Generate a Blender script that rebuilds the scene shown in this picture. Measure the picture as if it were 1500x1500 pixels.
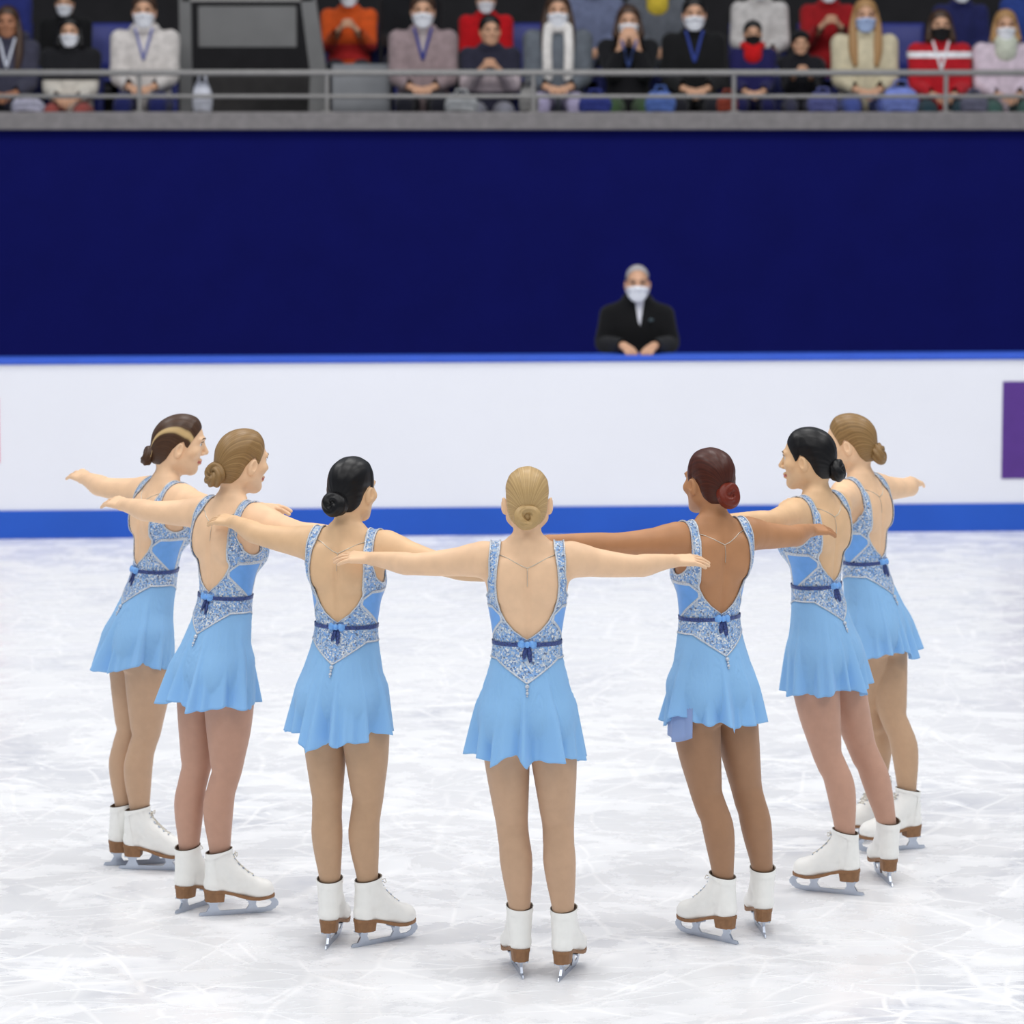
import bpy, math, random
import numpy as np
from mathutils import Vector, Matrix

for _o in list(bpy.data.objects):
    bpy.data.objects.remove(_o)
scene = bpy.context.scene
COL = scene.collection
R = math.radians

# ------------------------------------------------------------------ camera, world, lights, exposure
cam_d = bpy.data.cameras.new('camera')
cam = bpy.data.objects.new('camera', cam_d)
COL.objects.link(cam)
cam.location = (0, -12.0, 3.12)
cam.rotation_euler = (R(90 - 7.35), 0, 0)
cam_d.sensor_width = 36
cam_d.lens = 5400 / 1500 * 36
cam_d.clip_end = 200
cam_d.dof.use_dof = True
cam_d.dof.focus_distance = 12.5
cam_d.dof.aperture_fstop = 3.6
scene.camera = cam

world = bpy.data.worlds.new('arena_air')
scene.world = world
world.use_nodes = True
world.node_tree.nodes['Background'].inputs[0].default_value = (0.80, 0.88, 1.0, 1)
world.node_tree.nodes['Background'].inputs[1].default_value = 0.36

def area_light(loc, target, power, size, col=(1, 0.985, 0.965)):
    d = bpy.data.lights.new('arena_light', 'AREA')
    d.energy = power
    d.size = size
    d.shape = 'DISK'
    d.color = col
    o = bpy.data.objects.new('arena_light', d)
    COL.objects.link(o)
    o.location = loc
    o.rotation_euler = (Vector(target) - Vector(loc)).to_track_quat('-Z', 'Y').to_euler()
for _x in (-7, 0, 7):
    for _y, _p in ((-9, 250), (-1, 285), (6.5, 350)):
        area_light((_x, _y, 11.5), (_x * 0.6, _y + 0.5, 0), _p, 4.0)

scene.view_settings.view_transform = 'Standard'
scene.view_settings.look = 'None'
scene.view_settings.exposure = 0.0
scene.view_settings.gamma = 1.0
scene.view_settings.use_curve_mapping = False

# ------------------------------------------------------------------ materials
def lin(c):
    return tuple((v / 255 / 12.92 if v / 255 <= 0.04045 else ((v / 255 + 0.055) / 1.055) ** 2.4) for v in c)

def new_mat(name):
    m = bpy.data.materials.new(name)
    m.use_nodes = True
    nt = m.node_tree
    return m, nt, nt.nodes['Principled BSDF']

def nd(nt, typ, **kw):
    n = nt.nodes.new(typ)
    for k, v in kw.items():
        if k.startswith('i_'):
            n.inputs[k[2:].replace('_', ' ')].default_value = v
        else:
            setattr(n, k, v)
    return n

def mat(name, rgb, rough=0.6, metal=0.0, var=0.08, scale=30.0, bump=0.0, sheen=0.0, spec=0.4):
    """plain surface with a slight procedural mottling"""
    m, nt, b = new_mat(name)
    c = lin(rgb)
    tc = nd(nt, 'ShaderNodeTexCoord')
    nz = nd(nt, 'ShaderNodeTexNoise', i_Scale=scale, i_Detail=3.0)
    nt.links.new(tc.outputs['Object'], nz.inputs['Vector'])
    rp = nd(nt, 'ShaderNodeValToRGB')
    rp.color_ramp.elements[0].position = 0.3
    rp.color_ramp.elements[1].position = 0.7
    rp.color_ramp.elements[0].color = (*[v * (1 - var) for v in c], 1)
    rp.color_ramp.elements[1].color = (*[min(1, v * (1 + var)) for v in c], 1)
    nt.links.new(nz.outputs['Fac'], rp.inputs[0])
    nt.links.new(rp.outputs[0], b.inputs['Base Color'])
    b.inputs['Roughness'].default_value = rough
    b.inputs['Metallic'].default_value = metal
    b.inputs['Specular IOR Level'].default_value = spec
    b.inputs['Sheen Weight'].default_value = sheen
    if bump:
        bp = nd(nt, 'ShaderNodeBump', i_Strength=bump, i_Distance=0.004)
        nt.links.new(nz.outputs['Fac'], bp.inputs['Height'])
        nt.links.new(bp.outputs[0], b.inputs['Normal'])
    return m

def ice_mat():
    m, nt, b = new_mat('scratched_ice')
    L = nt.links
    tc = nd(nt, 'ShaderNodeTexCoord')
    co = tc.outputs['Object']
    # warped coordinates, so that the blade tracks curve
    wn = nd(nt, 'ShaderNodeTexNoise', i_Scale=0.55, i_Detail=2.0)
    L.new(co, wn.inputs['Vector'])
    ws = nd(nt, 'ShaderNodeVectorMath', operation='SCALE'); ws.inputs['Scale'].default_value = 0.7
    L.new(wn.outputs['Color'], ws.inputs[0])
    wa = nd(nt, 'ShaderNodeVectorMath', operation='ADD')
    L.new(co, wa.inputs[0]); L.new(ws.outputs[0], wa.inputs[1])
    # worn grey patches
    def ramp(src, p0, p1, c0=0.0, c1=1.0):
        r = nd(nt, 'ShaderNodeMapRange', interpolation_type='SMOOTHSTEP')
        r.inputs['From Min'].default_value = p0; r.inputs['From Max'].default_value = p1
        r.inputs['To Min'].default_value = c0; r.inputs['To Max'].default_value = c1
        L.new(src, r.inputs['Value'])
        return r.outputs['Result']
    def math_(op, a, b_):
        n = nd(nt, 'ShaderNodeMath', operation=op)
        for i, v in enumerate((a, b_)):
            if isinstance(v, (int, float)): n.inputs[i].default_value = v
            else: L.new(v, n.inputs[i])
        return n.outputs[0]
    p1 = nd(nt, 'ShaderNodeTexNoise', i_Scale=0.9, i_Detail=5.0, i_Roughness=0.55, i_Distortion=0.8)
    L.new(wa.outputs[0], p1.inputs['Vector'])
    patch = ramp(p1.outputs['Fac'], 0.46, 0.74)
    p2 = nd(nt, 'ShaderNodeTexNoise', i_Scale=6.0, i_Detail=4.0, i_Roughness=0.55, i_Distortion=1.0)
    L.new(co, p2.inputs['Vector'])
    fine = ramp(p2.outputs['Fac'], 0.40, 0.70)
    patch = math_('MULTIPLY', patch, math_('ADD', math_('MULTIPLY', fine, 0.7), 0.45))
    # blade tracks: thin lines along cell edges of three warped voronoi fields
    tracks = None
    for i, (sc, th, rot, st) in enumerate(((0.45, 0.010, 0.4, 1.6), (0.8, 0.013, 1.9, 2.4), (1.3, 0.018, 2.7, 0.5), (2.1, 0.026, 0.9, 2.6), (2.9, 0.034, 2.2, 0.6))):
        mp = nd(nt, 'ShaderNodeMapping')
        mp.inputs['Rotation'].default_value = (0, 0, rot)
        mp.inputs['Scale'].default_value = (1, st, 1)
        mp.inputs['Location'].default_value = (i * 3.7, i * 1.3, 0)
        L.new(wa.outputs[0], mp.inputs['Vector'])
        v = nd(nt, 'ShaderNodeTexVoronoi', feature='DISTANCE_TO_EDGE', i_Scale=sc)
        L.new(mp.outputs[0], v.inputs['Vector'])
        t = ramp(v.outputs['Distance'], 0.0, th, 1.0, 0.0)
        n2 = nd(nt, 'ShaderNodeTexNoise', i_Scale=1.3 + i, i_Detail=1.0)
        L.new(mp.outputs[0], n2.inputs['Vector'])
        t = math_('MULTIPLY', t, ramp(n2.outputs['Fac'], 0.38, 0.55))
        tracks = t if tracks is None else math_('MAXIMUM', tracks, t)
    # brushed snow streaks
    mp = nd(nt, 'ShaderNodeMapping')
    mp.inputs['Scale'].default_value = (1.6, 2.2, 1)
    mp.inputs['Rotation'].default_value = (0, 0, 0.25)
    L.new(wa.outputs[0], mp.inputs['Vector'])
    s = nd(nt, 'ShaderNodeTexNoise', i_Scale=2.2, i_Detail=5.0, i_Roughness=0.65)
    L.new(mp.outputs[0], s.inputs['Vector'])
    snow = ramp(s.outputs['Fac'], 0.45, 0.62)
    fac = math_('SUBTRACT', patch, math_('MULTIPLY', snow, 0.35))
    fac = math_('MAXIMUM', fac, 0.0)
    fac = math_('MAXIMUM', math_('SUBTRACT', fac, math_('MULTIPLY', tracks, 0.8)), 0.0)
    mix = nd(nt, 'ShaderNodeMix', data_type='RGBA')
    mix.inputs['A'].default_value = (0.85, 0.855, 0.868, 1)
    mix.inputs['B'].default_value = (0.64, 0.655, 0.705, 1)
    L.new(fac, mix.inputs['Factor'])
    mix2 = nd(nt, 'ShaderNodeMix', data_type='RGBA')
    L.new(math_('MULTIPLY', tracks, 0.85), mix2.inputs['Factor'])
    L.new(mix.outputs['Result'], mix2.inputs['A'])
    mix2.inputs['B'].default_value = (0.95, 0.95, 0.955, 1)
    L.new(mix2.outputs['Result'], b.inputs['Base Color'])
    L.new(math_('ADD', math_('MULTIPLY', snow, 0.25), 0.22), b.inputs['Roughness'])
    b.inputs['IOR'].default_value = 1.31
    b.inputs['Specular IOR Level'].default_value = 0.5
    bp = nd(nt, 'ShaderNodeBump', i_Strength=0.25, i_Distance=0.004)
    L.new(math_('ADD', tracks, math_('MULTIPLY', p2.outputs['Fac'], 0.5)), bp.inputs['Height'])
    L.new(bp.outputs[0], b.inputs['Normal'])
    return m

def skin_mat(name, rgb):
    m = mat(name, rgb, rough=0.5, var=0.05, scale=18, spec=0.35)
    b = m.node_tree.nodes['Principled BSDF']
    b.inputs['Subsurface Weight'].default_value = 0.0
    return m

def hair_mat(name, dark, mid, light, streak=None):
    m, nt, b = new_mat(name)
    L = nt.links
    at = nd(nt, 'ShaderNodeAttribute', attribute_name='strand')
    cmb = nd(nt, 'ShaderNodeCombineXYZ')
    L.new(at.outputs['Fac'], cmb.inputs['X'])
    n1 = nd(nt, 'ShaderNodeTexNoise', i_Scale=24.0, i_Detail=5.0, i_Roughness=0.7)
    L.new(cmb.outputs[0], n1.inputs['Vector'])
    rp = nd(nt, 'ShaderNodeValToRGB')
    e = rp.color_ramp.elements
    e[0].position = 0.22; e[0].color = (*lin(dark), 1)
    e[1].position = 0.82; e[1].color = (*lin(light), 1)
    x = e.new(0.52); x.color = (*lin(mid), 1)
    L.new(n1.outputs['Fac'], rp.inputs[0])
    col = rp.outputs[0]
    if streak:
        lo, hi, rgb = streak
        r1 = nd(nt, 'ShaderNodeValToRGB')
        e = r1.color_ramp.elements
        c = (lo + hi) / 2; w = (hi - lo) / 2
        e[0].position = 0; e[0].color = (0, 0, 0, 1)
        e[1].position = 1; e[1].color = (0, 0, 0, 1)
        for p, v in ((c - w, 0), (c - w * 0.5, 0.95), (c + w * 0.5, 0.95), (c + w, 0)):
            q = e.new(p); q.color = (v, v, v, 1)
        mr = nd(nt, 'ShaderNodeMapRange')
        mr.inputs['From Min'].default_value = -math.pi; mr.inputs['From Max'].default_value = math.pi
        L.new(at.outputs['Fac'], mr.inputs['Value'])
        L.new(mr.outputs['Result'], r1.inputs[0])
        mx = nd(nt, 'ShaderNodeMix', data_type='RGBA')
        L.new(r1.outputs[0], mx.inputs['Factor']); L.new(col, mx.inputs['A'])
        mx.inputs['B'].default_value = (*lin(rgb), 1)
        col = mx.outputs['Result']
    L.new(col, b.inputs['Base Color'])
    b.inputs['Roughness'].default_value = 0.38
    b.inputs['Specular IOR Level'].default_value = 0.3
    bp = nd(nt, 'ShaderNodeBump', i_Strength=0.25, i_Distance=0.0015)
    L.new(n1.outputs['Fac'], bp.inputs['Height'])
    L.new(bp.outputs[0], b.inputs['Normal'])
    return m

def lace_mat():
    """light blue net sewn with silver and dark blue beads"""
    m, nt, b = new_mat('beaded_lace')
    L = nt.links
    tc = nd(nt, 'ShaderNodeTexCoord')
    v = nd(nt, 'ShaderNodeTexVoronoi', i_Scale=190.0)
    L.new(tc.outputs['Object'], v.inputs['Vector'])
    v2 = nd(nt, 'ShaderNodeTexVoronoi', i_Scale=70.0)
    L.new(tc.outputs['Object'], v2.inputs['Vector'])
    sp = nd(nt, 'ShaderNodeSeparateColor')
    L.new(v.outputs['Color'], sp.inputs[0])
    rp = nd(nt, 'ShaderNodeValToRGB')
    rp.color_ramp.interpolation = 'CONSTANT'
    e = rp.color_ramp.elements
    e[0].position = 0; e[0].color = (*lin((108, 142, 190)), 1)
    e[1].position = 0.18; e[1].color = (*lin((128, 172, 226)), 1)
    for p, c in ((0.42, (190, 202, 216)), (0.66, (150, 180, 214)), (0.84, (228, 232, 236)), (0.95, (96, 110, 140))):
        q = e.new(p); q.color = (*lin(c), 1)
    L.new(sp.outputs[0], rp.inputs[0])
    r2 = nd(nt, 'ShaderNodeMapRange', interpolation_type='SMOOTHSTEP')
    r2.inputs['From Min'].default_value = 0.15; r2.inputs['From Max'].default_value = 0.28
    r2.inputs['To Min'].default_value = 0.55; r2.inputs['To Max'].default_value = 0.0
    L.new(v2.outputs['Distance'], r2.inputs['Value'])
    mx = nd(nt, 'ShaderNodeMix', data_type='RGBA')
    L.new(r2.outputs['Result'], mx.inputs['Factor'])
    L.new(rp.outputs[0], mx.inputs['A'])
    mx.inputs['B'].default_value = (*lin((222, 228, 234)), 1)
    L.new(mx.outputs['Result'], b.inputs['Base Color'])
    b.inputs['Roughness'].default_value = 0.35
    b.inputs['Specular IOR Level'].default_value = 0.7
    bp = nd(nt, 'ShaderNodeBump', i_Strength=0.6, i_Distance=0.003)
    L.new(v.outputs['Distance'], bp.inputs['Height'])
    L.new(bp.outputs[0], b.inputs['Normal'])
    return m

def chiffon_mat(name, rgb, transp=0.12):
    m, nt, b = new_mat(name)
    L = nt.links
    c = (*lin(rgb), 1)
    b.inputs['Base Color'].default_value = c
    b.inputs['Roughness'].default_value = 0.7
    b.inputs['Sheen Weight'].default_value = 0.15
    b.inputs['Specular IOR Level'].default_value = 0.2
    tc = nd(nt, 'ShaderNodeTexCoord')
    nz = nd(nt, 'ShaderNodeTexNoise', i_Scale=25.0, i_Detail=2.0)
    L.new(tc.outputs['Object'], nz.inputs['Vector'])
    bp = nd(nt, 'ShaderNodeBump', i_Strength=0.12, i_Distance=0.01)
    L.new(nz.outputs['Fac'], bp.inputs['Height'])
    L.new(bp.outputs[0], b.inputs['Normal'])
    tl = nd(nt, 'ShaderNodeBsdfTranslucent'); tl.inputs[0].default_value = c
    tr = nd(nt, 'ShaderNodeBsdfTransparent')
    m1 = nd(nt, 'ShaderNodeMixShader'); m1.inputs[0].default_value = 0.22
    m2 = nd(nt, 'ShaderNodeMixShader'); m2.inputs[0].default_value = transp
    L.new(b.outputs[0], m1.inputs[1]); L.new(tl.outputs[0], m1.inputs[2])
    L.new(m1.outputs[0], m2.inputs[1]); L.new(tr.outputs[0], m2.inputs[2])
    L.new(m2.outputs[0], nt.nodes['Material Output'].inputs[0])
    return m

M = dict(
    ice=ice_mat(),
    navy=mat('navy_wall_paint', (14, 18, 88), 0.85, var=0.06, scale=3, spec=0.08),
    concrete=mat('grey_concrete', (128, 124, 124), 0.85, var=0.12, scale=14, bump=0.3),
    dark_concrete=mat('dark_concrete', (62, 60, 60), 0.9, var=0.15, scale=10),
    tier=mat('dark_tier_wall', (34, 33, 36), 0.9, var=0.15, scale=8),
    board_white=mat('white_board_plastic', (236, 237, 244), 0.4, var=0.015, scale=1.2),
    board_blue=mat('blue_kick_plate', (28, 86, 190), 0.45, var=0.05, scale=3),
    rail_blue=mat('blue_cap_rail', (50, 92, 205), 0.4, var=0.05, scale=6),
    purple=mat('purple_print', (86, 48, 134), 0.5, var=0.06, scale=8),
    pink=mat('pink_print', (226, 120, 140), 0.5, var=0.05, scale=8),
    steel=mat('brushed_rail_steel', (150, 148, 146), 0.5, metal=0.3, var=0.06, scale=20),
    grey_panel=mat('grey_painted_panel', (118, 118, 118), 0.7, var=0.06, scale=6),
    seat_blue=mat('blue_seat_plastic', (44, 52, 128), 0.5, var=0.06, scale=12),
    seat_grey=mat('grey_seat_shell', (128, 130, 134), 0.55, var=0.05, scale=12),
    black=mat('black_wool', (17, 17, 19), 0.85, var=0.2, scale=60, spec=0.2),
    black_plastic=mat('black_plastic', (16, 16, 18), 0.45, var=0.1),
    white_leather=mat('white_boot_leather', (251, 250, 245), 0.42, var=0.02, scale=40, spec=0.4),
    heel=mat('brown_stacked_heel', (146, 106, 72), 0.55, var=0.12, scale=60),
    lace_white=mat('white_cotton_lace', (214, 208, 196), 0.8, var=0.05, scale=200),
    lining=mat('brown_boot_lining', (112, 92, 74), 0.8, var=0.1, scale=40),
    blade=mat('polished_blade_steel', (190, 198, 212), 0.28, metal=0.9, var=0.04, scale=30),
    lace=lace_mat(),
    plain_blue=mat('light_blue_lycra', (112, 170, 238), 0.5, var=0.05, scale=40, sheen=0.2),
    silver=mat('silver_bead_edge', (206, 212, 220), 0.3, metal=0.25, var=0.2, scale=260, bump=0.6),
    navy_sequin=mat('navy_sequin', (62, 78, 134), 0.3, metal=0.2, var=0.6, scale=220, bump=0.6),
    bow_blue=mat('pale_blue_satin', (120, 176, 240), 0.35, var=0.12, scale=60),
    chiffon=chiffon_mat('light_blue_chiffon', (162, 213, 255), 0.05),
    chiffon_pale=chiffon_mat('pale_blue_chiffon', (172, 196, 240), 0.2),
    tights_tan=mat('tan_tights', (200, 164, 134), 0.55, var=0.03, scale=30, sheen=0.15, spec=0.25),
    tights_rose=mat('rosy_tan_tights', (198, 154, 132), 0.55, var=0.03, scale=30, sheen=0.15, spec=0.25),
    tights_beige=mat('beige_tights', (196, 160, 128), 0.55, var=0.03, scale=30, sheen=0.15, spec=0.25),
    tights_brown=mat('brown_tights', (166, 126, 96), 0.55, var=0.03, scale=30, sheen=0.15, spec=0.25),
    skin_fair=skin_mat('fair_skin', (238, 198, 160)),
    skin_light=skin_mat('light_skin', (232, 194, 158)),
    skin_warm=skin_mat('warm_light_skin', (228, 188, 146)),
    skin_brown=skin_mat('brown_skin', (184, 132, 92)),
    skin_crowd=skin_mat('crowd_skin', (206, 160, 130)),
    skin_tan=skin_mat('tanned_skin', (176, 122, 92)),
    lips=mat('rose_lips', (206, 128, 118), 0.45),
    eye_white=mat('eye_white', (230, 226, 222), 0.25, var=0.02),
    iris=mat('dark_iris', (48, 38, 34), 0.25, var=0.1),
    brow=mat('brown_brow', (88, 64, 46), 0.8),
    chain=mat('thin_silver_chain', (210, 200, 184), 0.3, metal=0.5),
    mask_white=mat('white_face_mask', (236, 238, 244), 0.8, var=0.02, scale=30),
    mask_blue=mat('pale_blue_face_mask', (170, 190, 226), 0.8, var=0.03, scale=30),
    mask_black=mat('black_face_mask', (18, 18, 20), 0.8),
    hair_blonde=hair_mat('blonde_hair', (126, 98, 62), (190, 158, 108), (236, 212, 164)),
    hair_dark_blonde=hair_mat('dark_blonde_hair', (92, 68, 42), (146, 114, 72), (200, 168, 116)),
    hair_brown_streak=hair_mat('brown_hair_with_blond_streak', (48, 32, 22), (74, 50, 34), (100, 70, 48), (0.578, 0.602, (208, 178, 126))),
    hair_black=hair_mat('black_hair', (8, 8, 10), (14, 13, 15), (30, 28, 30)),
    hair_auburn=hair_mat('auburn_hair', (40, 16, 10), (70, 30, 18), (108, 50, 32)),
    hair_bun_auburn=hair_mat('red_auburn_bun', (58, 20, 12), (112, 40, 24), (150, 62, 40)),
    hair_brown=hair_mat('brown_hair', (44, 30, 22), (66, 46, 34), (96, 70, 52)),
    hair_grey=hair_mat('grey_hair', (140, 136, 136), (172, 168, 168), (200, 198, 198)),
    hair_honey=hair_mat('long_blonde_hair', (120, 88, 54), (168, 128, 82), (206, 172, 122)),
)

# ------------------------------------------------------------------ mesh helpers
def build_mesh(name, V, polys_list, mats, smooth=True, mat_idx=None, attr=None):
    """polys_list: arrays (n,3), (n,4) or lists of index lists"""
    me = bpy.data.meshes.new(name)
    V = np.asarray(V, dtype=np.float32)
    loops = []; totals = []
    for P in polys_list:
        if isinstance(P, np.ndarray):
            if len(P) == 0: continue
            loops.append(P.ravel()); totals.append(np.full(len(P), P.shape[1]))
        else:
            for f in P:
                loops.append(np.array(f)); totals.append(np.array([len(f)]))
    loops = np.concatenate(loops).astype(np.int32); totals = np.concatenate(totals).astype(np.int32)
    starts = np.concatenate([[0], np.cumsum(totals)[:-1]]).astype(np.int32)
    me.vertices.add(len(V)); me.vertices.foreach_set('co', V.ravel())
    me.loops.add(len(loops)); me.loops.foreach_set('vertex_index', loops)
    me.polygons.add(len(totals))
    me.polygons.foreach_set('loop_start', starts); me.polygons.foreach_set('loop_total', totals)
    me.polygons.foreach_set('use_smooth', np.full(len(totals), smooth))
    if mat_idx is not None:
        me.polygons.foreach_set('material_index', np.asarray(mat_idx, dtype=np.int32))
    for m in (mats if isinstance(mats, (list, tuple)) else [mats]):
        me.materials.append(m)
    if attr is not None:
        for k, a in attr.items():
            t = me.attributes.new(k, 'FLOAT', 'POINT')
            t.data.foreach_set('value', np.asarray(a, dtype=np.float32))
    me.update(calc_edges=True)
    me.validate()
    return me

def link(name, me, parent=None, loc=None, rotz=0.0):
    o = bpy.data.objects.new(name, me)
    COL.objects.link(o)
    if parent is not None: o.parent = parent
    if loc is not None: o.location = loc
    o.rotation_euler.z = rotz
    return o

def tag(o, label=None, cat=None, group=None, kind=None):
    if label: o['label'] = label
    if cat: o['category'] = cat
    if group: o['group'] = group
    if kind: o['kind'] = kind
    return o

def empty(name, loc, rotz=0.0):
    o = bpy.data.objects.new(name, None)
    o.empty_display_size = 0.1
    COL.objects.link(o)
    o.location = loc; o.rotation_euler.z = rotz
    return o

class MB:
    """collects simple shapes into one mesh"""
    def __init__(s): s.V = []; s.F = []; s.n = 0
    def add(s, V, F):
        s.V.append(np.asarray(V, float)); s.F += [[i + s.n for i in f] for f in F]; s.n += len(V)
        return s
    def box(s, x0, x1, y0, y1, z0, z1, bev=0.0, M4=None):
        if bev <= 0:
            V = np.array([(x, y, z) for x in (x0, x1) for y in (y0, y1) for z in (z0, z1)])
            F = [(0, 1, 3, 2), (4, 6, 7, 5), (0, 4, 5, 1), (2, 3, 7, 6), (0, 2, 6, 4), (1, 5, 7, 3)]
        else:   # chamfered box: three nested rectangles per axis
            b = bev
            V = []; idx = {}
            for ix, x in enumerate((x0, x1)):
                for iy, y in enumerate((y0, y1)):
                    for iz, z in enumerate((z0, z1)):
                        sx, sy, sz = 1 - 2 * ix, 1 - 2 * iy, 1 - 2 * iz
                        for a in range(3):
                            p = [x + sx * b, y + sy * b, z + sz * b]
                            p[a] = (x, y, z)[a]
                            idx[(ix, iy, iz, a)] = len(V); V.append(p)
            F = []
            for a in range(3):
                o1, o2 = [q for q in range(3) if q != a]
                for s_ in (0, 1):
                    f = []
                    for (p, q) in ((0, 0), (1, 0), (1, 1), (0, 1)):
                        k = [0, 0, 0]; k[a] = s_; k[o1] = p; k[o2] = q
                        f.append(idx[(*k, a)])
                    F.append(f)
                for p in (0, 1):
                    for q in (0, 1):
                        k0 = [0, 0, 0]; k0[o1] = p; k0[o2] = q
                        k1 = list(k0); k1[a] = 1
                        F.append([idx[(*k0, o1)], idx[(*k1, o1)], idx[(*k1, o2)], idx[(*k0, o2)]])
            for c in [(i, j, k) for i in (0, 1) for j in (0, 1) for k in (0, 1)]:
                F.append([idx[(*c, 0)], idx[(*c, 1)], idx[(*c, 2)]])
            V = np.array(V)
        if M4 is not None:
            V = np.array([(M4 @ Vector(v))[:] for v in V])
        return s.add(V, F)
    def tube(s, pts, r, seg=8, cap=True):
        pts = [Vector(p) for p in pts]
        rs = r if isinstance(r, (list, tuple, np.ndarray)) else [r] * len(pts)
        V = []; F = []
        prev = None
        for i, p in enumerate(pts):
            d = (pts[min(i + 1, len(pts) - 1)] - pts[max(i - 1, 0)]).normalized()
            if prev is None:
                u = d.orthogonal().normalized()
            else:
                u = (prev - d * prev.dot(d)).normalized()
            prev = u
            w = d.cross(u)
            for k in range(seg):
                a = 2 * math.pi * k / seg
                V.append(p + (u * math.cos(a) + w * math.sin(a)) * rs[i])
        for i in range(len(pts) - 1):
            for k in range(seg):
                F.append((i * seg + k, i * seg + (k + 1) % seg, (i + 1) * seg + (k + 1) % seg, (i + 1) * seg + k))
        if cap:
            F.append(list(range(seg))[::-1]); F.append([(len(pts) - 1) * seg + k for k in range(seg)])
        return s.add([v[:] for v in V], F)
    def prism(s, poly, axis, t0, t1):
        """extrude a 2D outline along an axis; other two axes in order"""
        n = len(poly); V = []
        o = [q for q in range(3) if q != axis]
        for t in (t0, t1):
            for a, b in poly:
                p = [0, 0, 0]; p[axis] = t; p[o[0]] = a; p[o[1]] = b
                V.append(p)
        F = [list(range(n))[::-1], list(range(n, 2 * n))]
        for i in range(n):
            F.append((i, (i + 1) % n, n + (i + 1) % n, n + i))
        return s.add(V, F)
    def ball(s, c, r, seg=12, ring=8):
        r = np.broadcast_to(np.asarray(r, float), 3)
        V = [(0, 0, 1)]
        for i in range(1, ring):
            t = math.pi * i / ring
            for k in range(seg):
                a = 2 * math.pi * k / seg
                V.append((math.sin(t) * math.cos(a), math.sin(t) * math.sin(a), math.cos(t)))
        V.append((0, 0, -1))
        F = []
        for k in range(seg):
            F.append((0, 1 + k, 1 + (k + 1) % seg))
            for i in range(ring - 2):
                a = 1 + i * seg
                F.append((a + k, a + seg + k, a + seg + (k + 1) % seg, a + (k + 1) % seg))
            F.append((1 + (ring - 2) * seg + k, len(V) - 1, 1 + (ring - 2) * seg + (k + 1) % seg))
        return s.add(np.array(V) * r + np.array(c), F)
    def build(s, name, m, parent=None, smooth=False, loc=None, rotz=0.0):
        me = build_mesh(name, np.concatenate(s.V), [s.F], m, smooth)
        import bmesh
        bm = bmesh.new(); bm.from_mesh(me)
        bmesh.ops.recalc_face_normals(bm, faces=bm.faces[:])
        bm.to_mesh(me); bm.free()
        return link(name, me, parent, loc, rotz)

# ------------------------------------------------------------------ sculpting with distance fields
class Grid:
    def __init__(s, lo, hi, h):
        s.lo = np.array(lo, float); s.h = h
        s.n = np.maximum(4, np.ceil((np.array(hi) - s.lo) / h).astype(int) + 1)
        s.F = np.full(s.n, 1.0, dtype=np.float32)
        s.ax = [(s.lo[i] + h * np.arange(s.n[i])).astype(np.float32) for i in range(3)]
    def window(s, lo, hi):
        a = np.clip(np.floor((np.array(lo) - s.lo) / s.h).astype(int), 0, s.n)
        b = np.clip(np.ceil((np.array(hi) - s.lo) / s.h).astype(int) + 1, 0, s.n)
        if np.any(b <= a): return None
        sl = tuple(slice(a[i], b[i]) for i in range(3))
        x, y, z = (s.ax[i][sl[i]] for i in range(3))
        return sl, x[:, None, None], y[None, :, None], z[None, None, :]
    def sample(s, P):
        q = (np.asarray(P) - s.lo) / s.h
        q = np.clip(q, 0, np.array(s.n) - 1.001)
        i = q.astype(int); f = q - i
        x, y, z = i.T; fx, fy, fz = f.T
        F = s.F
        c = lambda a, b, d: F[x + a, y + b, z + d]
        return ((c(0,0,0)*(1-fx)+c(1,0,0)*fx)*(1-fy)+(c(0,1,0)*(1-fx)+c(1,1,0)*fx)*fy)*(1-fz) + \
               ((c(0,0,1)*(1-fx)+c(1,0,1)*fx)*(1-fy)+(c(0,1,1)*(1-fx)+c(1,1,1)*fx)*fy)*fz
    def grad(s, P):
        e = s.h * 0.75
        g = np.stack([s.sample(P + np.eye(3)[i] * e) - s.sample(P - np.eye(3)[i] * e) for i in range(3)], 1) / (2 * e)
        return g

def smin(a, b, k):
    if k <= 0: return np.minimum(a, b)
    h = np.maximum(k - np.abs(a - b), 0) / k
    return np.minimum(a, b) - h * h * k * 0.25

class Cone:
    def __init__(s, a, b, ra, rb):
        s.a, s.b, s.ra, s.rb = np.array(a, float), np.array(b, float), ra, rb
    def box(s):
        r = max(s.ra, s.rb)
        return np.minimum(s.a, s.b) - r, np.maximum(s.a, s.b) + r
    def f(s, x, y, z):
        d = s.b - s.a; L = float(d @ d) + 1e-12
        px, py, pz = x - s.a[0], y - s.a[1], z - s.a[2]
        t = np.clip((px * d[0] + py * d[1] + pz * d[2]) / L, 0, 1)
        return np.sqrt((px - t * d[0]) ** 2 + (py - t * d[1]) ** 2 + (pz - t * d[2]) ** 2) - (s.ra + (s.rb - s.ra) * t)

class Ell:
    def __init__(s, c, r, Rm=None):
        s.c, s.r, s.R = np.array(c, float), np.array(r, float), (np.eye(3) if Rm is None else np.array(Rm, float))
    def box(s):
        e = np.sqrt((s.R ** 2) @ (s.r ** 2))
        return s.c - e, s.c + e
    def f(s, x, y, z):
        px, py, pz = x - s.c[0], y - s.c[1], z - s.c[2]
        q = [s.R[0, i] * px + s.R[1, i] * py + s.R[2, i] * pz for i in range(3)]
        k0 = np.sqrt(sum((q[i] / s.r[i]) ** 2 for i in range(3)))
        k1 = np.sqrt(sum((q[i] / s.r[i] ** 2) ** 2 for i in range(3)))
        return k0 * (k0 - 1) / np.maximum(k1, 1e-6)

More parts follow.
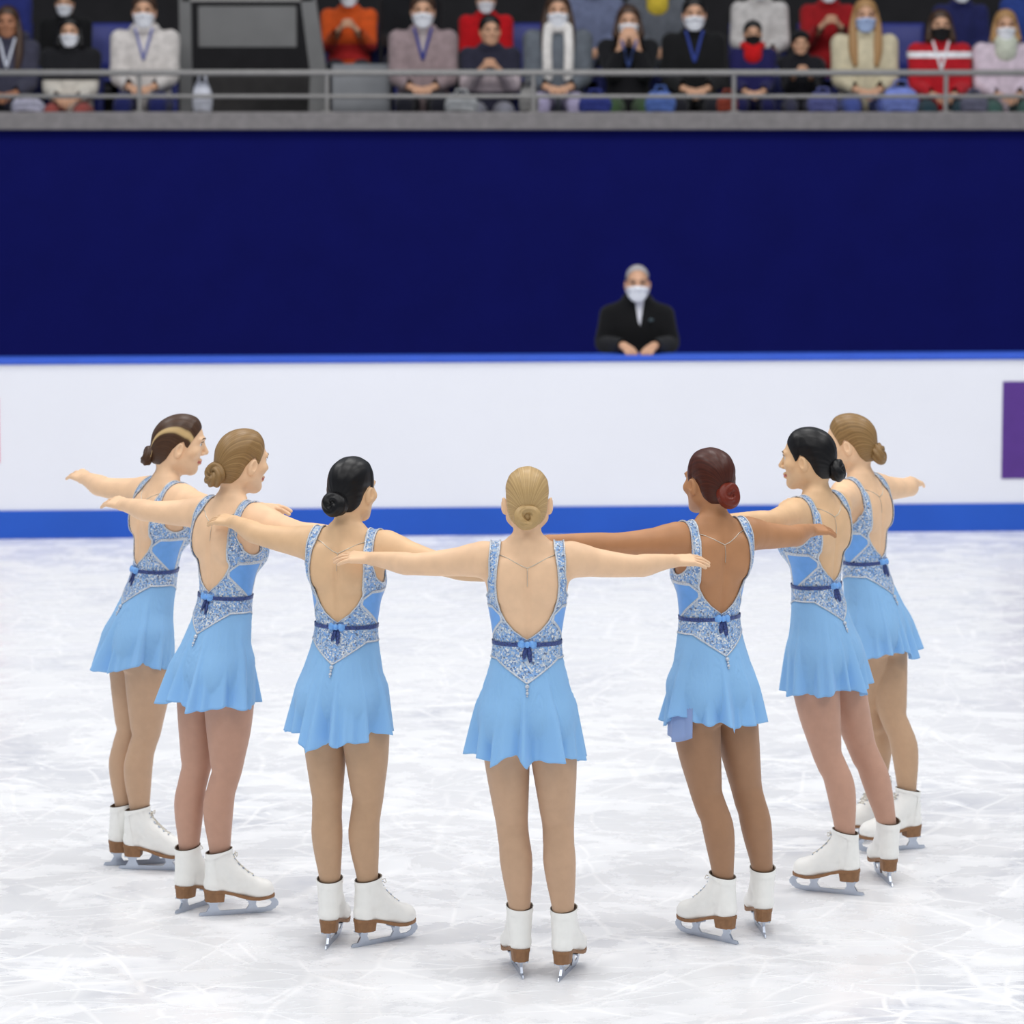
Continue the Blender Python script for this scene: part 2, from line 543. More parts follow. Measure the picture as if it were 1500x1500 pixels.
class Stack:
    """body of elliptical sections: rows (z, half width, half depth, centre y)"""
    def __init__(s, rows):
        s.rows = np.array(rows, float)
    def box(s):
        r = s.rows
        a = r[:, 1].max(); b = (np.abs(r[:, 3]) + r[:, 2]).max()
        return np.array([-a, -b, r[0, 0]]), np.array([a, b, r[-1, 0]])
    def f(s, x, y, z):
        r = s.rows
        zz = np.asarray(z).ravel()
        def sp(col):   # smooth interpolation (cubic hermite)
            X, Y = r[:, 0], r[:, col]
            m = np.gradient(Y, X)
            i = np.clip(np.searchsorted(X, zz) - 1, 0, len(X) - 2)
            hh = X[i + 1] - X[i]
            t = np.clip((zz - X[i]) / hh, 0, 1)
            return ((2*t**3-3*t**2+1)*Y[i] + (t**3-2*t**2+t)*hh*m[i] + (-2*t**3+3*t**2)*Y[i+1] + (t**3-t**2)*hh*m[i+1]).reshape(np.shape(z))
        a, b, c = sp(1), sp(2), sp(3)
        yy = y - c
        q = np.sqrt((x / a) ** 2 + (yy / b) ** 2) + 1e-6
        g = np.sqrt(x ** 2 / a ** 4 + yy ** 2 / b ** 4) / q + 1e-6
        d = (q - 1) / np.maximum(g, 1e-3)
        d = np.clip(d, -0.2, 0.6)
        return np.maximum(d, np.maximum(r[0, 0] - z, z - r[-1, 0]))

def rasterize(grid, prims):
    """prims: (op, shape or list, k, kin).  op: 'u' union, 's' subtract, 'g' group, 'w' warp"""
    for p in prims:
        op, sh, k = p[0], p[1], p[2]
        pad = k + 0.03
        if op == 'm':            # limbs kept apart from each other: list of limbs, each a list of chains
            bl = np.min([i.box()[0] for l in sh for c in l for i in c], 0) - pad
            bh = np.max([i.box()[1] for l in sh for c in l for i in c], 0) + pad
            w = grid.window(bl, bh)
            if w is None: continue
            d = None
            for l in sh:
                dl = None
                for c in l:
                    dc = None
                    for i in c:
                        v = i.f(w[1], w[2], w[3]); dc = v if dc is None else np.minimum(dc, v)
                    dl = dc if dl is None else smin(dl, dc, p[3])
                d = dl if d is None else np.minimum(d, dl)
            grid.F[w[0]] = smin(grid.F[w[0]], d, k)
            continue
        if op == 'w':
            lo, hi, fn = sh
            w = grid.window(lo, hi)
            if w: grid.F[w[0]] += fn(w[1], w[2], w[3]).astype(np.float32)
            continue
        items = sh if op == 'g' else [sh]
        bl = np.min([i.box()[0] for i in items], 0) - pad
        bh = np.max([i.box()[1] for i in items], 0) + pad
        w = grid.window(bl, bh)
        if w is None: continue
        d = None
        for i in items:
            v = i.f(w[1], w[2], w[3])
            d = v if d is None else smin(d, v, p[3])
        sub = grid.F[w[0]]
        if op == 's':
            grid.F[w[0]] = -smin(-sub, d, k)
        else:
            grid.F[w[0]] = smin(sub, d, k)

def nets(grid, iso=0.0, F=None, lo=None, hi=None):
    """surface nets; returns vertices and quads"""
    F = grid.F if F is None else F
    org = grid.lo.copy()
    if lo is not None:
        w = grid.window(lo, hi)
        F = F[w[0]]
        org = org + grid.h * np.array([s_.start for s_ in w[0]])
    h = grid.h
    F = F - iso
    S = F < 0
    n = np.array(F.shape) - 1
    cnt = np.zeros(n, np.uint8)
    for a in (0, 1):
        for b in (0, 1):
            for c in (0, 1):
                cnt += S[a:a + n[0], b:b + n[1], c:c + n[2]]
    act = np.argwhere((cnt > 0) & (cnt < 8))
    idx = np.full(n, -1, np.int64)
    idx[tuple(act.T)] = np.arange(len(act))
    acc = np.zeros((len(act), 3)); num = np.zeros(len(act))
    corners = [(a, b, c) for a in (0, 1) for b in (0, 1) for c in (0, 1)]
    val = {c: F[act[:, 0] + c[0], act[:, 1] + c[1], act[:, 2] + c[2]] for c in corners}
    for c in corners:
        for ax in range(3):
            if c[ax] == 0:
                d = list(c); d[ax] = 1; d = tuple(d)
                v0, v1 = val[c], val[d]
                m = (v0 < 0) != (v1 < 0)
                t = np.where(m, v0 / np.where(m, v0 - v1, 1), 0)
                p = np.array(c, float) + np.zeros((len(act), 3)); p[:, ax] += t
                acc[m] += p[m]; num[m] += 1
    V = org + h * (act + acc / num[:, None])
    quads = []
    for ax in range(3):
        o1, o2 = (ax + 1) % 3, (ax + 2) % 3
        sa = [slice(None)] * 3; sb = [slice(None)] * 3
        sa[ax] = slice(0, -1); sb[ax] = slice(1, None)
        A, B = S[tuple(sa)], S[tuple(sb)]
        for flip, mask in ((False, A & ~B), (True, ~A & B)):
            e = np.argwhere(mask)
            ok = (e[:, o1] > 0) & (e[:, o2] > 0) & (e[:, o1] < n[o1]) & (e[:, o2] < n[o2]) & (e[:, ax] < n[ax])
            e = e[ok]
            if not len(e): continue
            cells = []
            for (p, q) in ((-1, -1), (0, -1), (0, 0), (-1, 0)):
                cc = e.copy(); cc[:, o1] += p; cc[:, o2] += q
                cells.append(idx[tuple(cc.T)])
            Q = np.stack(cells, 1)
            if flip: Q = Q[:, ::-1]
            quads.append(Q[(Q >= 0).all(1)])
    Q = np.concatenate(quads) if quads else np.zeros((0, 4), int)
    # settle the vertices onto the surface
    for _ in range(2):
        g = grid.grad(V)
        v = grid.sample(V) - iso
        st = v / np.maximum((g ** 2).sum(1), 0.2)
        st = np.clip(st, -0.5 * h, 0.5 * h)
        V = V - g * st[:, None]
    return V, Q

def tris(Q):
    return np.concatenate([Q[:, [0, 1, 2]], Q[:, [0, 2, 3]]])

def clip(V, T, g):
    """keep the side where g <= 0 of a triangle mesh, cutting along g = 0"""
    ins = g <= 0
    c = ins[T].sum(1)
    keep = T[c == 3]
    part = T[(c == 1) | (c == 2)]
    newV = []; newT = []; cache = {}
    base = len(V)
    def cut(i, j):
        key = (i, j) if i < j else (j, i)
        if key not in cache:
            a, b = key
            t = g[a] / (g[a] - g[b])
            newV.append(V[a] + (V[b] - V[a]) * t)
            cache[key] = base + len(newV) - 1
        return cache[key]
    for t in part.tolist():
        poly = []
        for k in range(3):
            i, j = t[k], t[(k + 1) % 3]
            if ins[i]: poly.append(i)
            if ins[i] != ins[j]: poly.append(cut(i, j))
        for k in range(1, len(poly) - 1):
            newT.append((poly[0], poly[k], poly[k + 1]))
    V2 = np.concatenate([V, np.array(newV)]) if newV else V
    T2 = np.concatenate([keep, np.array(newT, int)]) if newT else keep
    used = np.unique(T2)
    mp = np.full(len(V2), -1); mp[used] = np.arange(len(used))
    return V2[used], mp[T2]

def largest_piece(V, T):
    """drop loose crumbs"""
    lab = np.arange(len(V))
    while True:
        m = lab[T].min(1)
        new = lab.copy()
        for k in range(3): np.minimum.at(new, T[:, k], m)
        new = new[new]
        if (new == lab).all(): break
        lab = new
    if len(T) == 0: return V, T
    ids, c = np.unique(lab[T[:, 0]], return_counts=True)
    T = T[lab[T[:, 0]] == ids[c.argmax()]]
    used = np.unique(T); mp = np.full(len(V), -1); mp[used] = np.arange(len(used))
    return V[used], mp[T]

def islands(V, T, least=12):
    lab = np.arange(len(V))
    while True:
        m = lab[T].min(1)
        new = lab.copy()
        for k in range(3): np.minimum.at(new, T[:, k], m)
        new = new[new]
        if (new == lab).all(): break
        lab = new
    out = []
    ids, c = np.unique(lab[T[:, 0]], return_counts=True)
    for i in ids[np.argsort(-c)]:
        t = T[lab[T[:, 0]] == i]
        if len(t) < least: continue
        used = np.unique(t); mp = np.full(len(V), -1); mp[used] = np.arange(len(used))
        out.append((V[used], mp[t]))
    return out

def rotz(a):
    c, s = math.cos(a), math.sin(a)
    return np.array([[c, -s, 0], [s, c, 0], [0, 0, 1]])

def chain(points, radii, n=4):
    """smooth run of cones through points (catmull-rom)"""
    P = np.array(points, float); r = np.array(radii, float)
    Q = []; q = []
    m = len(P)
    for i in range(m - 1):
        p0, p1, p2, p3 = P[max(i - 1, 0)], P[i], P[i + 1], P[min(i + 2, m - 1)]
        r0, r1, r2, r3 = r[max(i - 1, 0)], r[i], r[i + 1], r[min(i + 2, m - 1)]
        for k in range(n):
            t = k / n
            w = (-0.5*t**3+t*t-0.5*t, 1.5*t**3-2.5*t*t+1, -1.5*t**3+2*t*t+0.5*t, 0.5*t**3-0.5*t*t)
            Q.append(w[0]*p0+w[1]*p1+w[2]*p2+w[3]*p3); q.append(w[0]*r0+w[1]*r1+w[2]*r2+w[3]*r3)
    Q.append(P[-1]); q.append(r[-1])
    return [Cone(Q[i], Q[i + 1], q[i], q[i + 1]) for i in range(len(Q) - 1)]

# ------------------------------------------------------------------ anatomy
def hand_prims(w, d, up, thumb, s=1.0, curl=(10, 14, 10), spread=1.0):
    """w wrist, d forward, up back of hand, thumb thumb side (unit vectors)"""
    w, d, up, thumb = (np.array(v, float) for v in (w, d, up, thumb))
    P = lambda f, t, u: w + s * (f * d + t * thumb + u * up)
    off = (0.026, 0.009, -0.009, -0.025); kn = (0.084, 0.088, 0.082, 0.073)
    ln = (0.068, 0.076, 0.070, 0.054); sp = (4, 1, -3, -8)
    palm = [Cone(P(0.0, o * 0.55, 0), P(k, o, 0.001), 0.0145 * s, 0.0105 * s) for o, k in zip(off, kn)]
    palm.append(Cone(P(0.015, 0.016, -0.006), P(0.05, 0.028, -0.006), 0.015 * s, 0.012 * s))
    out = [('g', palm, 0.012 * s, 0.010 * s)]
    fingers = []
    for o, k, l, a in zip(off, kn, ln, sp):
        p = P(k, o, 0.001)
        ang = R(a * spread); e = 0.0
        r = 0.0088 * s
        for j, (fr, c) in enumerate(zip((0.45, 0.31, 0.24), curl)):
            e += R(c)
            dv = (math.cos(ang) * d + math.sin(ang) * thumb) * math.cos(e) - up * math.sin(e)
            q = p + dv * l * fr * s
            fingers.append(Cone(p, q, r, r * 0.90))
            p, r = q, r * 0.90
    out.append(('g', fingers, 0.005 * s, 0.0))
    t0, t1, t2, t3 = P(0.02, 0.020, -0.008), P(0.046, 0.038, -0.018), P(0.070, 0.046, -0.028), P(0.088, 0.046, -0.036)
    out.append(('g', [Cone(t0, t1, 0.0125 * s, 0.0105 * s), Cone(t1, t2, 0.0105 * s, 0.009 * s), Cone(t2, t3, 0.009 * s, 0.0072 * s)], 0.008 * s, 0.003))
    return out

def head_prims(c, Rm, s=1.0, fem=True):
    """eyes at the level of c, face along +y of Rm"""
    c = np.array(c, float)
    T = lambda *p: c + Rm @ (np.array(p, float) * s)
    E = lambda p, r, rot=None: Ell(T(*p), np.array(r) * s, Rm if rot is None else Rm @ rot)
    K = lambda a, b, ra, rb: Cone(T(*a), T(*b), ra * s, rb * s)
    out = [('u', E((0, -0.014, 0.026), (0.0655, 0.091, 0.077)), 0.0),
           ('u', E((0, 0.026, -0.022), (0.059, 0.062, 0.080)), 0.03),
           ('u', K((0, 0.014, -0.055), (0, 0.064, -0.098), 0.048, 0.017), 0.03),
           ('u', E((0, -0.045, -0.03), (0.056, 0.05, 0.05)), 0.03)]
    for q in (-1, 1):
        out.append(('u', K((q * 0.05, 0.0, -0.055), (q * 0.018, 0.062, -0.095), 0.018, 0.014), 0.025))
        out.append(('u', E((q * 0.043, 0.056, -0.026), (0.02, 0.02, 0.018)), 0.02))
        out.append(('u', K((q * 0.012, 0.084, 0.019), (q * 0.042, 0.072, 0.019), 0.007, 0.006), 0.014))
    for q in (-1, 1):
        out.append(('s', E((q * 0.031, 0.097, 0.001), (0.017, 0.015, 0.010)), 0.012))
    out.append(('u', K((0, 0.083, 0.006), (0, 0.1045, -0.032), 0.0065, 0.0095), 0.010))
    for q in (-1, 1):
        out.append(('u', E((q * 0.0105, 0.092, -0.037), (0.0075, 0.009, 0.0065)), 0.006))
    out.append(('u', K((-0.014, 0.087, -0.061), (0.014, 0.087, -0.061), 0.0058, 0.0058), 0.006))
    out.append(('u', K((-0.011, 0.0855, -0.072), (0.011, 0.0855, -0.072), 0.0068, 0.0068), 0.006))
    ears = []
    for q in (-1, 1):
        ro = rotz(R(-30 * q)) @ np.array(Matrix.Rotation(R(-10), 3, 'X'))
        ears.append(('u', E((q * 0.0765, -0.006, -0.016), (0.0080, 0.017, 0.029), ro), 0.007))
        ears.append(('s', E((q * 0.084, -0.002, -0.009), (0.0045, 0.009, 0.018), ro), 0.004))
    return out, ears

HAIRLINE = np.array([(-0.2, -0.072), (-0.10, -0.072), (-0.066, -0.070), (-0.048, -0.050), (-0.030, -0.012), (-0.008, 0.012), (0.008, 0.018),
                     (0.016, 0.000), (0.026, -0.008), (0.036, 0.014), (0.052, 0.038), (0.066, 0.056), (0.078, 0.072), (0.2, 0.10)])
def hairline(y):
    return np.interp(y, HAIRLINE[:, 0], HAIRLINE[:, 1])

def ortho_hand(d):
    """palm-down frame for a forward direction"""
    d = np.array(d, float); d /= np.linalg.norm(d)
    up = np.array([0, 0, 1.0]); up -= d * (up @ d); up /= np.linalg.norm(up)
    return d, up

def solve_elbow(S, W, l1, l2, pole):
    S, W = np.array(S, float), np.array(W, float)
    v = W - S; L = np.linalg.norm(v)
    if L > (l1 + l2) * 0.985:
        k = L / ((l1 + l2) * 0.985); l1 *= k; l2 *= k
    k = L / ((l1 + l2) * 0.975)
    if 0.76 < k < 1: l1 *= k; l2 *= k
    n = v / L
    a = (l1 * l1 - l2 * l2 + L * L) / (2 * L)
    hh = math.sqrt(max(l1 * l1 - a * a, 0))
    p = np.array(pole, float); p -= n * (p @ n); p /= np.linalg.norm(p)
    return S + n * a + p * hh

# ------------------------------------------------------------------ ice skates (heel at the origin, toe along +y, ice at z = 0)
def sole_z(y):
    return np.interp(y, [0, 0.06, 0.10, 0.15, 0.19, 0.26], [0.094, 0.092, 0.082, 0.064, 0.060, 0.066])
SOLE_Y = [0.0, 0.006, 0.018, 0.04, 0.07, 0.10, 0.13, 0.16, 0.19, 0.215, 0.235, 0.248, 0.254]
SOLE_W = [0.008, 0.020, 0.028, 0.032, 0.031, 0.030, 0.034, 0.040, 0.041, 0.038, 0.030, 0.018, 0.006]

def skate_meshes():
    g = Grid((-0.07, -0.03, 0.04), (0.07, 0.28, 0.29), 0.0035)
    rasterize(g, [
        ('g', chain([(0, 0.036, 0.118), (0, 0.040, 0.16), (0, 0.046, 0.20), (0, 0.050, 0.27)], [0.034, 0.036, 0.039, 0.042], 3), 0.0, 0.0),
        ('g', chain([(0, 0.062, 0.25), (0, 0.068, 0.205), (0, 0.088, 0.165), (0, 0.128, 0.128), (0, 0.172, 0.102), (0, 0.215, 0.088)], [0.037, 0.040, 0.042, 0.041, 0.037, 0.033], 3), 0.02, 0.0),
        ('u', Ell((0, 0.195, 0.082), (0.042, 0.055, 0.034)), 0.02),
        ('u', Ell((0, 0.115, 0.10), (0.032, 0.08, 0.035)), 0.02),
        ('u', Ell((0, 0.036, 0.115), (0.033, 0.036, 0.03)), 0.01)])
    g.F = np.maximum(g.F, (sole_z(g.ax[1])[None, :, None] - g.ax[2][None, None, :]).astype(np.float32))
    V, Q = nets(g)
    top = lambda V: V[:, 2] - (0.236 + 0.20 * (V[:, 1] - 0.05))
    uV, uT = clip(V, tris(Q), top(V))
    upper = build_mesh('boot_upper', uV, [uT], M['white_leather'])
    # inner lining seen at the collar, and the padded collar edge
    V2, Q2 = nets(g, iso=-0.004)
    lV, lT = clip(V2, tris(Q2), V2[:, 2] - (0.238 + 0.20 * (V2[:, 1] - 0.05)))
    lV, lT = clip(lV, lT, 0.19 - lV[:, 2])
    lining = build_mesh('lining', lV, [lT], M['lining'])
    V3, Q3 = nets(g, iso=0.0022)
    cV, cT = clip(V3, tris(Q3), top(V3) - 0.0005)
    gg = -(top(cV) + 0.016 + 0.006 * np.cos(np.clip((cV[:, 1] - 0.012) / 0.05, -1, 1) * 3.14))
    cV, cT = clip(cV, cT, gg)
    collar = build_mesh('padded_collar', cV, [cT], M['white_leather'])
    # heel counter seam piece
    V4, Q4 = nets(g, iso=0.0014)
    kV, kT = clip(V4, tris(Q4), V4[:, 1] - (0.030 + 0.16 * np.clip(0.2 - V4[:, 2], 0, 0.2) ** 1.0))
    kV, kT = clip(kV, kT, kV[:, 2] - 0.214)
    counter = build_mesh('heel_counter', kV, [kT], M['white_leather'])
    # sole and heel
    m = MB()
    n = len(SOLE_Y); Vs = []
    for dz, ex in ((0.004, 0.0015), (-0.007, 0.001)):
        for y, w in zip(SOLE_Y, SOLE_W):
            z = float(sole_z(y)) + dz
            yy = y + (0.0015 if y > 0.13 else -0.0015)
            Vs += [(-w - ex, yy, z), (w + ex, yy, z)]
    F = []
    for i in range(n - 1):
        a = 2 * i; b = a + 2 * n
        F += [(a, a + 2, a + 3, a + 1), (b, b + 1, b + 3, b + 2), (a, b, b + 2, a + 2), (a + 1, a + 3, b + 3, b + 1)]
    F += [(0, 1, 2 * n + 1, 2 * n), (2 * n - 2, 4 * n - 2, 4 * n - 1, 2 * n - 1)]
    m.add(Vs, F)
    hy = [0.0, 0.006, 0.018, 0.04, 0.062, 0.070]; hw = [0.010, 0.020, 0.028, 0.031, 0.030, 0.027]
    Vs = []
    for z, sc in ((None, 1.0), (0.053, 0.90)):
        for y, w in zip(hy, hw):
            zz = float(sole_z(y)) - 0.004 if z is None else z
            Vs += [(-w * sc, 0.036 + (y - 0.036) * sc - (0.0 if z is None else 0.001), zz), (w * sc, 0.036 + (y - 0.036) * sc, zz)]
    n = len(hy); F = []
    for i in range(n - 1):
        a = 2 * i; b = a + 2 * n
        F += [(a, a + 2, a + 3, a + 1), (b, b + 1, b + 3, b + 2), (a, b, b + 2, a + 2), (a + 1, a + 3, b + 3, b + 1)]
    F += [(0, 1, 2 * n + 1, 2 * n), (2 * n - 2, 4 * n - 2, 4 * n - 1, 2 * n - 1)]
    m.add(Vs, F)
    sole = m.build('sole_and_heel', M['heel']); 
    # blade: runner with toe picks, two stanchions and mounting plates
    m = MB()
    run = [(-0.022, 0.004), (-0.010, 0.0012), (0.06, 0.0), (0.14, 0.0), (0.21, 0.0012), (0.245, 0.006), (0.252, 0.012), (0.258, 0.013),
           (0.262, 0.021), (0.268, 0.023), (0.270, 0.034), (0.264, 0.046), (0.252, 0.054), (0.238, 0.056), (0.236, 0.046), (0.245, 0.036),
           (0.240, 0.026), (0.222, 0.019), (0.13, 0.017), (0.03, 0.017), (-0.016, 0.014)]
    m.prism(run, 0, -0.0019, 0.0019)
    m.prism([(0.006, 0.015), (0.056, 0.015), (0.046, 0.034), (0.050, 0.052), (0.012, 0.052), (0.018, 0.034)], 0, -0.0042, 0.0042)
    m.prism([(0.150, 0.015), (0.196, 0.015), (0.186, 0.032), (0.192, 0.056), (0.154, 0.056), (0.162, 0.032)], 0, -0.0042, 0.0042)
    m.box(-0.021, 0.021, 0.006, 0.062, 0.050, 0.0545)
    m.box(-0.024, 0.024, 0.150, 0.235, 0.0515, 0.056)
    blade = m.build('blade', M['blade'])
    # laces: crossing cords over hooks up the instep, tied in a small bow
    def front(x, z=None, y=None):
        if z is not None:
            ys = np.linspace(0.28, 0.03, 120); P = np.stack([np.full(120, x), ys, np.full(120, z)], 1)
            v = g.sample(P); i = np.argmax(v < 0); return (x, ys[i] + 0.003, z)
        zs = np.linspace(0.28, 0.05, 120); P = np.stack([np.full(120, x), np.full(120, y), zs], 1)
        v = g.sample(P); i = np.argmax(v < 0); return (x, y, zs[i] + 0.003)
    m = MB(); hooks = MB()
    rows = [('y', 0.175), ('y', 0.158), ('y', 0.141), ('y', 0.125), ('z', 0.155), ('z', 0.172), ('z', 0.189), ('z', 0.206), ('z', 0.222)]
    pl = []
    for kind, v in rows:
        w = 0.016
        pl.append(tuple(front(q * w, **{kind: v}) for q in (-1, 1)))
    for i in range(len(pl) - 1):
        for a, b in ((0, 1), (1, 0)):
            p, q = Vector(pl[i][a]), Vector(pl[i + 1][b])
            mid = (p + q) / 2 + Vector((0, 0.002, 0.002))
            m.tube([p, mid, q], 0.0017, 5)
        m.tube([pl[i][0], (Vector(pl[i][0]) + Vector(pl[i][1])) / 2 + Vector((0, 0.003, 0.003)), pl[i][1]], 0.0017, 5)
    for a, b in pl:
        hooks.ball(a, 0.0030, 6, 4); hooks.ball(b, 0.0030, 6, 4)
    c = Vector(pl[-1][0]) * 0.5 + Vector(pl[-1][1]) * 0.5 + Vector((0, 0.006, 0))
    for q in (-1, 1):
        m.tube([c, c + Vector((q * 0.012, 0.008, 0.006)), c + Vector((q * 0.022, 0.006, -0.004)), c + Vector((q * 0.012, 0.006, -0.008)), c], 0.0016, 5)
    lace = m.build('laces', M['lace_white']); hk = hooks.build('lace_hooks', M['blade'])
    # cord edging round the collar
    ring = []
    out = dict(upper=upper, lining=lining, padded_collar=collar, heel_counter=counter)
    for o in (sole, blade, lace, hk):
        out[o.name.split('.')[0]] = o.data
        bpy.data.objects.remove(o)
    return out
SKATE = skate_meshes()

def add_skate(parent, loc, rz):
    o = link('ice_skate', SKATE['upper'], parent, loc, rz)
    for k in ('lining', 'padded_collar', 'heel_counter', 'sole_and_heel', 'blade', 'laces', 'lace_hooks'):
        link(k, SKATE[k], o)
    return o

# ------------------------------------------------------------------ hair bun
def bun_mesh(m, kind, seed, cells=64):
    """coiled bun, axis along +y, radius about 0.03"""
    rng = np.random.RandomState(seed)
    nu, nv = cells, 28
    u = np.linspace(0, 2 * np.pi, nu, endpoint=False)[:, None]; v = np.linspace(0, 2 * np.pi, nv, endpoint=False)[None, :]
    if kind == 'doughnut': Rr, r, tw, nr, amp = 0.0215, 0.0135, 3, 9, 0.0016
    elif kind == 'braid': Rr, r, tw, nr, amp = 0.021, 0.0165, 5, 5, 0.0036
    else: Rr, r, tw, nr, amp = 0.0165, 0.0170, 2, 7, 0.0016
    ph = v * nr + u * tw
    rr = r + amp * (np.abs(np.sin(ph / 2)) * 2 - 1) + 0.0014 * np.sin(2 * u + seed) + 0.001 * np.sin(3 * u + 2 * v + seed)
    x = (Rr + rr * np.cos(v)) * np.cos(u) * 1.04
    z = (Rr + rr * np.cos(v)) * np.sin(u)
    y = rr * np.sin(v) * 1.15 + 0 * u
    V = np.stack([x, y, z], -1).reshape(-1, 3)
    i = np.arange(nu)[:, None]; j = np.arange(nv)[None, :]
    Q = np.stack([i * nv + j, ((i + 1) % nu) * nv + j, ((i + 1) % nu) * nv + (j + 1) % nv, i * nv + (j + 1) % nv], -1).reshape(-1, 4)
    strand = ((ph / 5) + 0 * u).ravel()
    if kind != 'doughnut':      # a small rolled core closes the hole
        b = MB(); b.ball((0, -0.004, 0), (0.012, 0.012, 0.012), 12, 8)
        W = np.concatenate(b.V)
        V2 = np.concatenate([V, W])
        F = [[k + len(V) for k in f] for f in b.F]
        return build_mesh('bun', V2, [Q, F], m, attr={'strand': np.concatenate([strand, W[:, 2] * 60])})
    return build_mesh('bun', V, [Q], m, attr={'strand': strand})

# ------------------------------------------------------------------ skaters
TORSO = [(0.78, 0.120, 0.080, -0.012), (0.83, 0.144, 0.098, -0.016), (0.88, 0.151, 0.104, -0.018), (0.94, 0.148, 0.102, -0.016), (1.00, 0.134, 0.092, -0.008),
         (1.06, 0.118, 0.083, 0.0), (1.13, 0.108, 0.076, 0.004), (1.20, 0.115, 0.081, 0.002), (1.27, 0.127, 0.089, -0.002),
         (1.33, 0.136, 0.092, -0.007), (1.38, 0.138, 0.088, -0.012), (1.42, 0.128, 0.074, -0.014), (1.446, 0.100, 0.056, -0.014), (1.464, 0.066, 0.046, -0.012), (1.474, 0.045, 0.04, -0.012)]
HEAD_Z = 1.606

